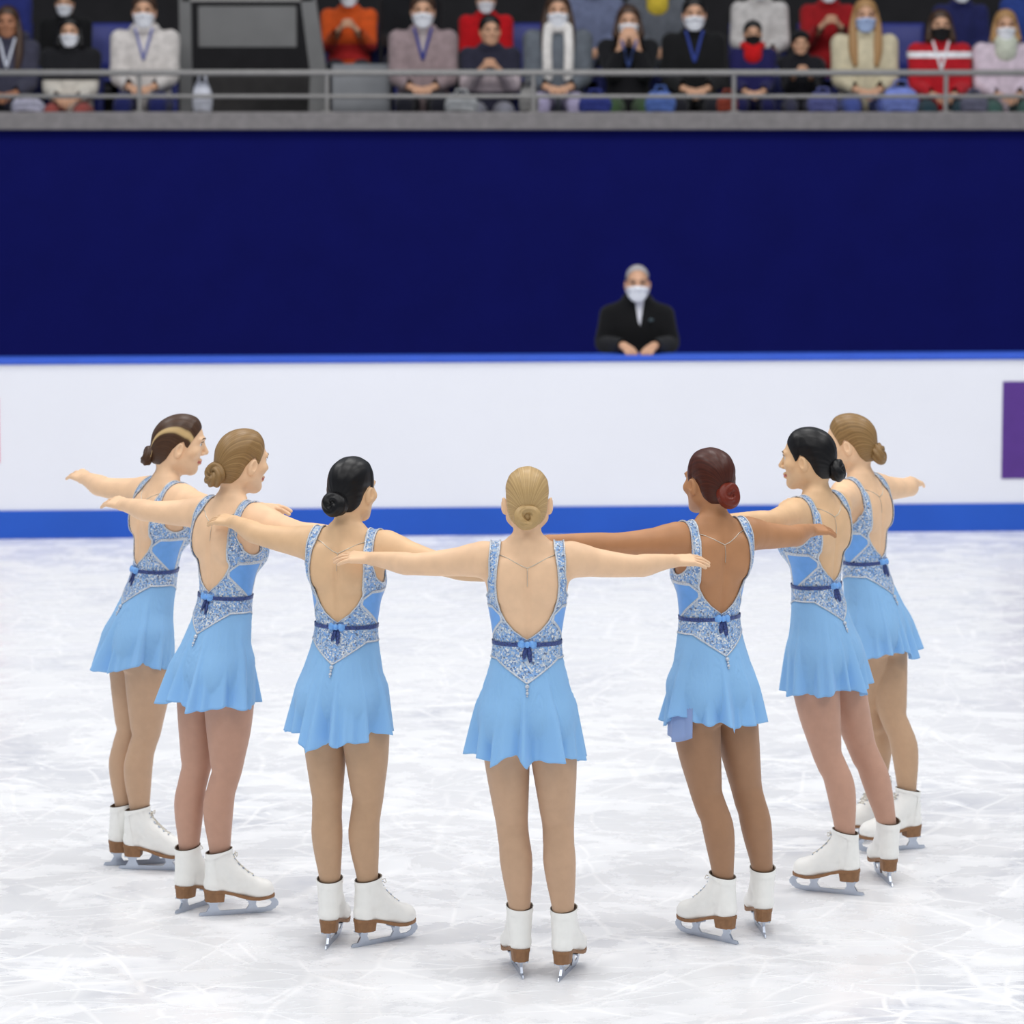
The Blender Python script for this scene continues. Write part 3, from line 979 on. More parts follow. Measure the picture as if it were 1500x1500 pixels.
def skater(cfg):
    yaw = R(cfg['yaw']); s = cfg['s']; hx, hy = cfg['hip']
    root = empty('person', (hx, hy, 0), -yaw)
    tag(root, cfg['label'], 'skater', cfg.get('group'))
    root.scale = (1, 1, 1)
    Ry = rotz(yaw)
    lean = (Ry @ np.array([*cfg['lean'], 0.0]))[:2]
    def to_base(p):              # world -> upright body units
        q = Ry @ (np.array(p, float) - np.array([hx, hy, 0])) / s
        q[:2] -= lean * (q[2] - 0.9)
        return q
    def dir_base(d):
        return Ry @ np.array(d, float)
    def final(V):                # body units -> local
        V = np.array(V, float)
        V[:, :2] += lean[None, :] * (V[:, 2:3] - 0.9)
        return V * s
    SK = M[cfg['skin']]
    rng = np.random.RandomState(cfg['seed'])

    prims = [('u', Stack(TORSO), 0.0)]
    for q in (-1, 1):
        prims.append(('u', Ell((q * 0.068, -0.062, 0.865), (0.074, 0.062, 0.082)), 0.03))
        prims.append(('u', Ell((q * 0.060, 0.066, 1.285), (0.052, 0.046, 0.052)), 0.04))
    prims.append(('g', chain([(0, -0.028, 1.44), (0, -0.020, 1.50), (0, -0.008, 1.55), (0, 0.0, 1.60)], [0.052, 0.0450, 0.0435, 0.046], 3), 0.03, 0.0))
    for q in (-1, 1):
        prims.append(('u', Cone((q * 0.025, -0.028, 1.466), (q * 0.125, -0.018, 1.424), 0.026, 0.034), 0.04))
        prims.append(('u', Ell((q * 0.072, -0.078, 1.345), (0.05, 0.022, 0.07)), 0.03))
    # arms
    wrists = []
    for q, key in ((-1, 'L'), (1, 'R')):
        S = np.array([q * 0.146, -0.012, 1.415])
        W = to_base(cfg['wrist' + key])
        pole = (0, -1, -0.15) if 'pole' + key not in cfg else dir_base(cfg['pole' + key])
        El = solve_elbow(S, W, 0.255, 0.225, pole)
        up = np.array([0, 0, 1.0])
        prims.append(('u', Cone(S, S + (El - S) * 0.15, 0.049, 0.045), 0.05))
        prims.append(('g', chain([S + (El - S) * 0.05, S + (El - S) * 0.35 - up * 0.003, S + (El - S) * 0.7 - up * 0.003, El, El + (W - El) * 0.25 - up * 0.002, El + (W - El) * 0.65, W],
                                 [0.050, 0.0485, 0.0420, 0.0370, 0.0385, 0.0300, 0.0230], 3), 0.03, 0.0))
        fw = W - El; fw /= np.linalg.norm(fw)
        hd = dir_base(cfg['hand' + key]) / np.linalg.norm(cfg['hand' + key]) + 0.7 * fw if 'hand' + key in cfg else fw + np.array([0, 0, 0.02])
        d, upv = ortho_hand(hd)
        back = np.array([0, -1.0, 0]); back -= d * (back @ d); back /= np.linalg.norm(back)
        ro = R(cfg.get('roll' + key, 22)); upv = upv * math.cos(ro) + back * math.sin(ro)
        upv -= d * (upv @ d); upv /= np.linalg.norm(upv)
        th = np.cross(d, upv) * (1 if q < 0 else -1)
        hp = hand_prims(W + fw * 0.004, d, upv, th, 0.93, curl=cfg.get('curl' + key, (8, 12, 8)), spread=cfg.get('spread', 1.2))
        wrists.append((W, fw, d, hp))
        prims += hp
    # legs
    limbs = []
    for q, key in ((-1, 'L'), (1, 'R')):
        hw = cfg['heel' + key]; fy = R(cfg['foot' + key])
        ank = to_base((hw[0] + 0.050 * math.sin(fy), hw[1] + 0.050 * math.cos(fy), 0.150))
        fd = dir_base((math.sin(fy), math.cos(fy), 0))
        fk = fd + np.array([0, 0.6, 0]); fk /= np.linalg.norm(fk)
        H = np.array([q * 0.079, -0.004, 0.90])
        ks = cfg.get('knee' + key, 0.0)
        pts, rad = [], []
        for t, r, o in ((0, 0.083, 0), (0.14, 0.0765, 0.004), (0.30, 0.0665, 0.010), (0.42, 0.0555, 0.010), (0.505, 0.0485, 0.008 + ks), (0.56, 0.0475, -0.004 + ks),
                        (0.65, 0.0525, -0.016), (0.74, 0.048, -0.014), (0.84, 0.0385, -0.006), (0.92, 0.0325, -0.001), (1.0, 0.031, 0)):
            pts.append(H + (ank - H) * np.array([min(1, t / 0.9), min(1, t / 0.9), t]) + fk * o); rad.append(r)
        ch = chain(pts, rad, 3)
        quad = [H + (ank - H) * t + fk * o for t, o in ((0.06, 0.012), (0.18, 0.026), (0.32, 0.028), (0.43, 0.020), (0.50, 0.014), (0.56, 0.004))]
        quad = chain(quad, [0.070, 0.066, 0.057, 0.049, 0.0445, 0.043], 3)
        ham = [H + (ank - H) * t + fk * o for t, o in ((0.02, -0.014), (0.16, -0.016), (0.32, -0.010), (0.44, -0.002))]
        limbs.append([ch, quad, chain(ham, [0.076, 0.067, 0.055, 0.045], 3)])
    legp = [('m', limbs, 0.022, 0.02)]
    prims += legp
    hc = np.array([0, 0.012, HEAD_Z]); hy_ = R(cfg['yaw'] - cfg['head'])
    HR = rotz(hy_) @ np.array(Matrix.Rotation(R(cfg.get('nod', 0)), 3, 'X'))
    hprims, ears = head_prims(hc, HR, 1.0)
    prims += [(hprims[0][0], hprims[0][1], 0.03)] + hprims[1:] + ears
    spine = ('w', ((-0.05, -0.2, 1.10), (0.05, 0.0, 1.46), lambda x, y, z: 0.0055 * np.exp(-(x / 0.011) ** 2) * np.clip((-y - 0.03) / 0.03, 0, 1) * np.clip((z - 1.10) / 0.06, 0, 1) * np.clip((1.46 - z) / 0.05, 0, 1)), 0)
    prims.append(spine)

    ext = np.array([w[0] + w[2] * 0.2 for w in wrists])
    lo = np.minimum(ext.min(0), [-0.26, -0.2, 0.1]) - 0.04; hi = np.maximum(ext.max(0), [0.26, 0.2, 1.52]) + 0.04
    lo[2] = 0.1; hi[2] = 1.58
    g = Grid(lo, hi, 0.0055)
    rasterize(g, prims)
    V, Q = nets(g)
    T = tris(Q)
    ZN = 1.520
    V, T = clip(V, T, V[:, 2] - ZN)
    for W, fw, d, hp in wrists:
        dist = np.linalg.norm(V - W, axis=1)
        V, T = clip(V, T, np.where(dist < 0.24, (V - W) @ fw + 0.012, -1.0))
    allV, allT = [V], [T]; off = len(V)
    for W, fw, d, hp in wrists:
        c = W + d * 0.08
        gh = Grid(c - 0.125, c + 0.125, 0.0028)
        rasterize(gh, prims)
        v, q_ = nets(gh); v, t = clip(v, tris(q_), -((v - W) @ fw + 0.012))
        v, t = largest_piece(v, t)
        allV.append(v); allT.append(t + off); off += len(v)
    ghd = Grid(hc - [0.13, 0.15, 0.14], hc + [0.13, 0.15, 0.125], 0.0032)
    rasterize(ghd, prims)
    v, q_ = nets(ghd); v, t = clip(v, tris(q_), ZN - v[:, 2])
    allV.append(v); allT.append(t + off)
    headV, headT = v, t
    body = link('body', build_mesh('body', final(np.concatenate(allV)), [np.concatenate(allT)], SK), root)

    # --- face details
    hl = lambda P: (np.asarray(P) - hc) @ HR           # head-local
    hw_ = lambda P: hc + np.asarray(P) @ HR.T
    def near_face(x, z):
        ys = np.linspace(0.12, 0.03, 120)
        P = hw_(np.stack([np.full(120, x), ys, np.full(120, z)], 1))
        i = np.argmax(ghd.sample(P) < 0); return ys[i]
    Lc = hl(headV)
    gl = (Lc[:, 0] / 0.021) ** 2 + ((Lc[:, 2] + 0.0665) / 0.0095) ** 2 - 1
    gl = np.where(Lc[:, 1] > 0.06, gl, 1.0)
    lv, lt = clip(headV, headT, gl)
    if len(lt):
        nrm = ghd.grad(lv); nrm /= np.linalg.norm(nrm, axis=1)[:, None]
        link('lips', build_mesh('lips', final(lv + nrm * 0.0008), [lt], M['lips']), root)
    for q in (-1, 1):
        yb = near_face(q * 0.031, 0.001)
        b = MB(); b.ball((0, 0, 0), 0.0115, 14, 10)
        W_ = np.concatenate(b.V) + np.array([q * 0.031, yb - 0.0085, 0.001])
        e = link('eye', build_mesh('eye', final(hw_(W_)), [b.F], M['eye_white']), root)
        b = MB(); b.ball((0, 0.0070, 0), (0.0062, 0.0055, 0.0062), 12, 8)
        link('iris', build_mesh('iris', final(hw_(np.concatenate(b.V) + np.array([q * 0.031, yb - 0.0085, 0.001]))), [b.F], M['iris']), e)
        for nm, zz, xx, rr in (('eyebrow', 0.021, (0.014, 0.030, 0.046), 0.0022), ('eyelashes', 0.0085, (0.019, 0.031, 0.043), 0.0017)):
            pts = [(q * x, near_face(q * x, zz + (0.003 if i == 1 else 0)) + (0.001 if nm == 'eyebrow' else 0.0035), zz + (0.003 if i == 1 else 0)) for i, x in enumerate(xx)]
            b = MB(); b.tube(hw_(pts), [rr * 0.8, rr, rr * 0.5], 6)
            link(nm, build_mesh(nm, final(np.concatenate(b.V)), [b.F], M['brow'] if nm == 'eyebrow' else M['iris']), root)

    # --- hair: swept back to a low bun
    gH = Grid(hc - [0.12, 0.16, 0.12], hc + [0.12, 0.13, 0.13], 0.0035)
    bl = np.array(cfg.get('bun_at', (0.0, -0.104, -0.040)))
    rasterize(gH, [(hprims[0][0], hprims[0][1], 0.0)] + hprims[1:4] + [('u', Cone((0, -0.02, -0.05) @ HR.T + hc, np.array([0, -0.02, -0.2]) + hc, 0.047, 0.05), 0.03)])
    X, Y, Z = np.meshgrid(*gH.ax, indexing='ij')
    Lq = hl(np.stack([X, Y, Z], -1).reshape(-1, 3))
    d_h = Lq[:, 2] - hairline(Lq[:, 1])
    vol = 0.0022 + (0.0060 + 0.005 * np.clip((Lq[:, 2] - 0.03) / 0.06, 0, 1)) * np.clip(d_h / 0.07, 0, 1) ** 0.6
    part = 0.0004 * np.sin(np.arctan2(Lq[:, 0], Lq[:, 2] + 0.04) * 26) * np.clip(d_h / 0.03, 0, 1)
    gH.F -= (vol + part).reshape(gH.F.shape).astype(np.float32)
    bc = hw_(bl)
    rasterize(gH, [('u', Cone(hw_(bl + np.array([0, 0.04, 0.012])), hw_(bl + np.array([0, 0.008, 0.0])), 0.036, 0.018), 0.03)])
    v, q_ = nets(gH)
    l_ = hl(v)
    v, t = clip(v, tris(q_), (hairline(l_[:, 1]) - l_[:, 2]) * 0.8)
    v, t = largest_piece(v, t)
    l_ = hl(v) - bl
    strand = np.arctan2(l_[:, 0], l_[:, 2] * 0.8 + l_[:, 1] * 0.35)
    hair = link('hair', build_mesh('hair', final(v), [t], M[cfg['hair']], attr={'strand': strand}), root)
    bm_ = bun_mesh(M[cfg.get('bun_mat', cfg['hair'])], cfg['bun'], cfg['seed'])
    bsz = cfg.get('bun_s', 1.0)
    vv = np.empty(len(bm_.vertices) * 3, np.float32); bm_.vertices.foreach_get('co', vv)
    tilt = np.array(Matrix.Rotation(R(-12), 3, 'X'))
    outw = np.array([bl[0], bl[1], 0]); a = math.atan2(bl[0], -bl[1])
    vv = (vv.reshape(-1, 3) * bsz) @ tilt.T @ rotz(a).T + bl + np.array([0, -0.008, 0])
    bm_.vertices.foreach_set('co', final(hw_(vv)).astype(np.float32).ravel()); bm_.update()
    link('bun', bm_, hair)
    if cfg['bun'] == 'doughnut':
        b = MB(); b.ball((0, 0, 0), (0.013, 0.008, 0.013), 12, 8)
        link('bun_core', build_mesh('bun_core', final(hw_(np.concatenate(b.V) + bl + np.array([0, 0.0, 0]))), [b.F], M['hair_brown']), hair)

    # --- tights
    gT = Grid((lo[0] if False else -0.36, -0.36, 0.12), (0.36, 0.36, 0.98), 0.006)
    rasterize(gT, [('u', Stack(TORSO), 0.0)] + prims[1:2] + prims[3:4] + legp)
    v, q_ = nets(gT, iso=0.0022)
    v, t = clip(v, tris(q_), v[:, 2] - 0.93)
    v, t = clip(v, t, 0.155 - v[:, 2])
    link('tights', build_mesh('tights', final(v), [t], M[cfg['tights']]), root)

    # --- skates
    for key in 'LR':
        hw = cfg['heel' + key]; fy = cfg['foot' + key]
        p = Ry @ np.array([hw[0] - hx, hw[1] - hy, 0])
        add_skate(root, p, yaw - R(fy))

    # --- dress: pieces cut from the body's own surface
    def piece(name, iso, conds, m, parent, thick=0.0025, lo=(-0.2, -0.2, 0.98), hi=(0.2, 0.2, 1.50)):
        """every separate island becomes a part of its own"""
        v, q_ = nets(g, iso=iso, lo=lo, hi=hi)
        t = tris(q_)
        for c in conds:
            v, t = clip(v, t, c(v))
            if not len(t): return None
        first = None
        for v, t in islands(v, t, 12):
            o = link(name, build_mesh(name, final(v), [t], m), parent)
            md = o.modifiers.new('cloth', 'SOLIDIFY'); md.thickness = thick; md.offset = -1
            first = first or o
        return first
    WB = np.array([(1.10, -0.03), (1.152, -0.004), (1.168, 0.020), (1.186, 0.045), (1.215, 0.070), (1.25, 0.089), (1.29, 0.099), (1.34, 0.103), (1.40, 0.099), (1.46, 0.088), (1.60, 0.080)])
    WF = np.array([(1.20, -0.05), (1.31, 0.0), (1.36, 0.045), (1.42, 0.080), (1.46, 0.088), (1.60, 0.080)])
    def g_open(v):               # > 0 inside the open back or the neckline
        wb = np.interp(v[:, 2], WB[:, 0], WB[:, 1]); wf = np.interp(v[:, 2], WF[:, 0], WF[:, 1])
        k = np.clip((v[:, 1] + 0.02) / 0.02, 0, 1)
        return wb * (1 - k) + wf * k - np.abs(v[:, 0])
    def g_arm(v):                # > 0 in the armholes
        zl = 1.292 + 9 * (v[:, 1] - 0.005) ** 2
        return np.minimum((np.abs(v[:, 0]) - (0.128 - 0.10 * np.clip(v[:, 2] - 1.42, 0, 1))), (v[:, 2] - zl) * 0.8)
    th_ = lambda v: np.arctan2(v[:, 0], -v[:, 1])      # 0 at the middle of the back
    def z_yoke(v):
        a = th_(v)
        dip = 0.075 * np.clip(1 - np.abs(a) / 1.15, 0, 1) ** 1.0
        a2 = np.pi - np.abs(a)
        return 1.086 - dip - 0.05 * np.clip(1 - a2 / 1.3, 0, 1)
    bel = lambda v: 1.136 - v[:, 2]
    def g_side(v):               # < 0 inside the plain side panels
        a = np.abs(np.abs(th_(v)) - 1.45)
        e1 = np.maximum(a / 0.50, np.abs(v[:, 2] - 1.205) / 0.075)
        slant = 1.165 + 0.05 * np.clip((1.45 - np.abs(th_(v))) / 0.5, -0.6, 1)
        return np.maximum(a - 0.52, np.maximum((slant - v[:, 2]) * 8, (v[:, 2] - (1.262 - 0.10 * np.clip(1.2 - np.abs(th_(v)), 0, 1))) * 8))
    dress = piece('dress_bodice', 0.0040, [g_open, g_arm, lambda v: 1.13 - v[:, 2]], M['lace'], root)
    piece('side_panel', 0.0052, [g_open, g_arm, g_side], M['plain_blue'], dress)
    piece('neckline_edging', 0.0062, [g_open, lambda v: -g_open(v) - 0.0055, g_arm, lambda v: 1.145 - v[:, 2]], M['silver'], dress)
    piece('armhole_edging', 0.0062, [g_open, g_arm, lambda v: -g_arm(v) - 0.0045, lambda v: 1.2 - v[:, 2]], M['silver'], dress)
    piece('panel_edging', 0.0060, [lambda v: g_side(v) - 0.04, lambda v: -g_side(v) - 0.04, g_open, g_arm], M['silver'], dress)
    piece('waist_yoke', 0.0080, [lambda v: v[:, 2] - 1.140, lambda v: z_yoke(v) - v[:, 2]], M['lace'], dress)
    piece('yoke_edging', 0.0098, [lambda v: z_yoke(v) - v[:, 2], lambda v: v[:, 2] - z_yoke(v) - 0.006], M['silver'], dress)
    piece('belt', 0.0092, [lambda v: v[:, 2] - 1.1445, lambda v: 1.1315 - v[:, 2]], M['navy_sequin'], dress)

    # --- skirt
    def back_hit(x, z, sgn=-1):
        ys = np.linspace(sgn * 0.25, 0, 200)
        v = g.sample(np.stack([np.full(200, x), ys, np.full(200, z)], 1)); i = np.argmax(v < 0)
        return ys[i]
    nth, nr = 220, 44
    th = np.linspace(-np.pi, np.pi, nth, endpoint=False)
    dirx, diry = np.sin(th), -np.cos(th)
    zy = z_yoke(np.stack([dirx * 0.12, diry * 0.09, 0 * th], 1)) + 0.005
    f = cfg['hem']
    hem = f[0] + 0 * th
    for amp, k_, ph in f[1]: hem += amp * np.cos(k_ * th + ph)
    for c_, w_, a_ in f[2]:
        dd = (th - c_ + np.pi) % (2 * np.pi) - np.pi
        hem += a_ * np.clip(1 - np.abs(dd) / w_, 0, 1) ** 1.3
    hem += 0.0016 * np.sin(th * 31 + 3 * np.sin(th * 4)) 
    folds = np.zeros(nth)
    for k_, a_ in ((6, 0.42), (11, 0.5), (17, 0.42), (26, 0.2)):
        folds += a_ * np.cos(k_ * th + rng.uniform(0, 6.28) + 0.7 * np.sin(2 * th + rng.uniform(0, 6)))
    folds = np.where(folds > 0, folds, folds * 0.7)
    rr = np.zeros((nr, nth)); zz = np.zeros((nr, nth))
    rad = np.linspace(0.02, 0.24, 90)
    prev = None
    for i in range(nr):
        w = i / (nr - 1)
        z = zy + (hem - zy) * w
        P = np.stack([dirx[:, None] * rad, diry[:, None] * rad - 0.006, np.repeat(z[:, None], 90, 1)], -1)
        ins = g.sample(P.reshape(-1, 3)).reshape(nth, 90) < 0
        last = 89 - np.argmax(ins[:, ::-1], 1)
        rb = np.where(ins.any(1), rad[np.minimum(last, 89)], 0.0) + 0.0046
        if prev is None: r_ = rb
        else:
            flare = cfg.get('flare', 0.205) * np.clip(w * 2.2, 0.25, 1)
            r_ = np.maximum(rb + 0.003 * min(1, w * 6), prev + flare * np.abs(zprev - z) * np.clip(0.8 + 0.5 * folds, 0.1, 2))
            kk = np.array([1, 2, 3, 2, 1]) / 9.0
            sm = sum(kk[j + 2] * np.roll(r_, j) for j in range(-2, 3))
            r_ = np.maximum(sm, rb + 0.002)
        prev, zprev = r_, z
        rr[i] = r_ + 0.033 * max(0, w - 0.10) ** 1.1 * (folds - 0.5)
        rr[i] = np.maximum(rr[i], rb + 0.001)
        zz[i] = z
    sway = cfg.get('sway', (0, 0))
    wv = (np.arange(nr) / (nr - 1))[:, None]
    VX = dirx * rr + sway[0] * wv ** 2; VY = diry * rr - 0.006 + sway[1] * wv ** 2
    SV = np.stack([VX, VY, zz], -1).reshape(-1, 3)
    i = np.arange(nr - 1)[:, None]; j = np.arange(nth)[None, :]
    SQ = np.stack([i * nth + j, (i + 1) * nth + j, (i + 1) * nth + (j + 1) % nth, i * nth + (j + 1) % nth], -1).reshape(-1, 4)
    sk = link('skirt', build_mesh('skirt', final(SV), [SQ], M['chiffon']), dress)
    md = sk.modifiers.new('cloth', 'SOLIDIFY'); md.thickness = 0.0012; md.offset = 1
    if 'under' in cfg:
        c0, c1, zlow = cfg['under']
        sel = np.where((th > c0) & (th < c1))[0]
        n1 = len(sel); rows = 8
        base = np.array([[VX[-12, k] * 0.985, VY[-12, k] * 0.985, zz[-12, k]] for k in sel])
        uv = []
        for r_i in range(rows):
            w = r_i / (rows - 1)
            zlo = zlow + 0.02 * np.sin(np.linspace(0, 3.0, n1)) * -1
            zc = base[:, 2] * (1 - w) + zlo * w
            uv.append(np.stack([base[:, 0] * (1 + 0.02 * w), base[:, 1] * (1 + 0.02 * w), zc], 1))
        uv = np.concatenate(uv)
        a = np.arange(rows - 1)[:, None]; b = np.arange(n1 - 1)[None, :]
        uq = np.stack([a * n1 + b, (a + 1) * n1 + b, (a + 1) * n1 + b + 1, a * n1 + b + 1], -1).reshape(-1, 4)
        us = link('underskirt', build_mesh('underskirt', final(uv), [uq], M['chiffon_pale']), dress)
        tag(us, 'pale underskirt flap showing below the hem')
        md = us.modifiers.new('cloth', 'SOLIDIFY'); md.thickness = 0.0012

    # --- bow with hanging tails, drop beads at the tip of the yoke, chain across the back
    yb = back_hit(0, 1.140) - 0.012
    b = MB()
    for q in (-1, 1):
        n = 16; Vb = []; Fb = []
        for i_ in range(n + 1):
            t_ = i_ / n
            w = 0.003 + 0.010 * math.sin(math.pi * min(t_ * 1.15, 1)) ** 0.8
            zc = 1.140 + 0.002 * math.sin(t_ * 6 + q)
            xx = q * (0.003 + 0.036 * t_)
            yy = yb - 0.010 * math.sin(math.pi * t_) + 0.020 * t_ * t_
            for a_ in range(8):
                an = 2 * math.pi * a_ / 8
                Vb.append((xx, yy + 0.0055 * math.sin(math.pi * t_) * math.sin(an) + 0.002 * math.sin(an), zc + w * math.cos(an)))
        for i_ in range(n):
            for a_ in range(8):
                Fb.append((i_ * 8 + a_, i_ * 8 + (a_ + 1) % 8, (i_ + 1) * 8 + (a_ + 1) % 8, (i_ + 1) * 8 + a_))
        b.add(Vb, Fb)
    b.ball((0, yb - 0.006, 1.140), (0.010, 0.007, 0.011), 10, 8)
    bow = link('bow', build_mesh('bow', final(np.concatenate(b.V)), [b.F], M['bow_blue']), dress)
    b = MB()
    for q, ln in ((-1, 0.042), (1, 0.052)):
        Vb = []; n = 8
        for i_ in range(n + 1):
            t_ = i_ / n; z_ = 1.132 - ln * t_
            y_ = back_hit(0, z_) - 0.010
            xc = q * (0.003 + 0.008 * t_ ** 0.7); wd = 0.004 + 0.004 * math.sin(math.pi * t_)
            Vb += [(xc - wd, y_ - 0.002, z_), (xc + wd, y_ - 0.004, z_ + 0.003), (xc + wd, y_, z_ + 0.003), (xc - wd, y_ + 0.002, z_)]
        Fb = [(0, 1, 2, 3), tuple(4 * n + k for k in (3, 2, 1, 0))]
        for i_ in range(n):
            for k in range(4): Fb.append((4 * i_ + k, 4 * i_ + (k + 1) % 4, 4 * i_ + 4 + (k + 1) % 4, 4 * i_ + 4 + k))
        link('bow_tail', build_mesh('bow_tail', final(Vb), [Fb], M['navy_sequin']), bow)
    b = MB()
    for z_, r_ in ((1.004, 0.0075), (0.992, 0.0045), (0.982, 0.0055), (0.973, 0.003)):
        b = MB(); b.ball((0, back_hit(0, z_) - 0.012, z_), r_, 10, 7)
        link('drop_bead', build_mesh('drop_bead', final(np.concatenate(b.V)), [b.F], M['silver']), dress)
    pts = [(x, back_hit(x, z_) - 0.002, z_) for x, z_ in [(-0.094, 1.438), (-0.07, 1.430), (-0.045, 1.418), (-0.02, 1.405), (0, 1.396), (0.02, 1.405), (0.045, 1.418), (0.07, 1.430), (0.094, 1.438)]]
    b = MB(); b.tube(pts, 0.0015, 6)
    b.tube([(0, back_hit(0, z_) - 0.002, z_) for z_ in np.linspace(1.396, 1.335, 7)], 0.0011, 5)
    link('back_chain', build_mesh('back_chain', final(np.concatenate(b.V)), [b.F], M['chain']), root)
    return root

# ------------------------------------------------------------------ setting
_b = MB(); _b.add([(-16, -14, 0), (16, -14, 0), (16, 13.6, 0), (-16, 13.6, 0)], [(0, 1, 2, 3)])
tag(_b.build('floor', M['ice']), kind='structure')
_b = MB(); _b.box(-16, 16, 14.0, 14.3, -0.2, 2.471)
tag(_b.build('wall_back', M['navy']), kind='structure')
_b = MB(); _b.box(-16, 16, 13.94, 14.25, 2.471, 2.592, 0.008)
tag(_b.build('trim_1', M['concrete']), kind='structure')

# rink barrier: slightly skewed to the camera
BZ = math.atan2(11.2376 - 10.8525, 3.256 + 3.203)
bar = empty('rink_barrier', (0, 11.045, 0), BZ)
tag(bar, 'long white rink barrier with blue cap rail and blue kick plate', 'rink barrier')
_b = MB(); _b.box(-14, 14, 0.012, 0.11, 0.0, 1.095, 0.004); _b.build('panel', M['board_white'], bar)
_b = MB(); _b.box(-14, 14, 0.0, 0.012, 0.0, 0.179, 0.003); _b.build('kick_plate', M['board_blue'], bar)
_b = MB(); _b.box(-14, 14, -0.006, 0.20, 1.095, 1.133, 0.010); _b.build('cap_rail', M['rail_blue'], bar)
for nm, lab, x0, x1, z0, z1, m_ in (('advertising_panel', 'purple advertising panel on the white barrier at the right edge', 3.112, 4.6, 0.335, 0.955, 'purple'),
                                    ('advertising_panel', 'pink advertising panel on the white barrier at the left edge', -4.4, -3.203, 0.48, 0.89, 'pink')):
    _b = MB(); _b.box(x0, x1, 0.006, 0.012, z0, z1, 0.002)
    o = _b.build(nm, M[m_], None)
    o.location = (0, 11.045, 0); o.rotation_euler.z = BZ
    tag(o, lab, 'panel')

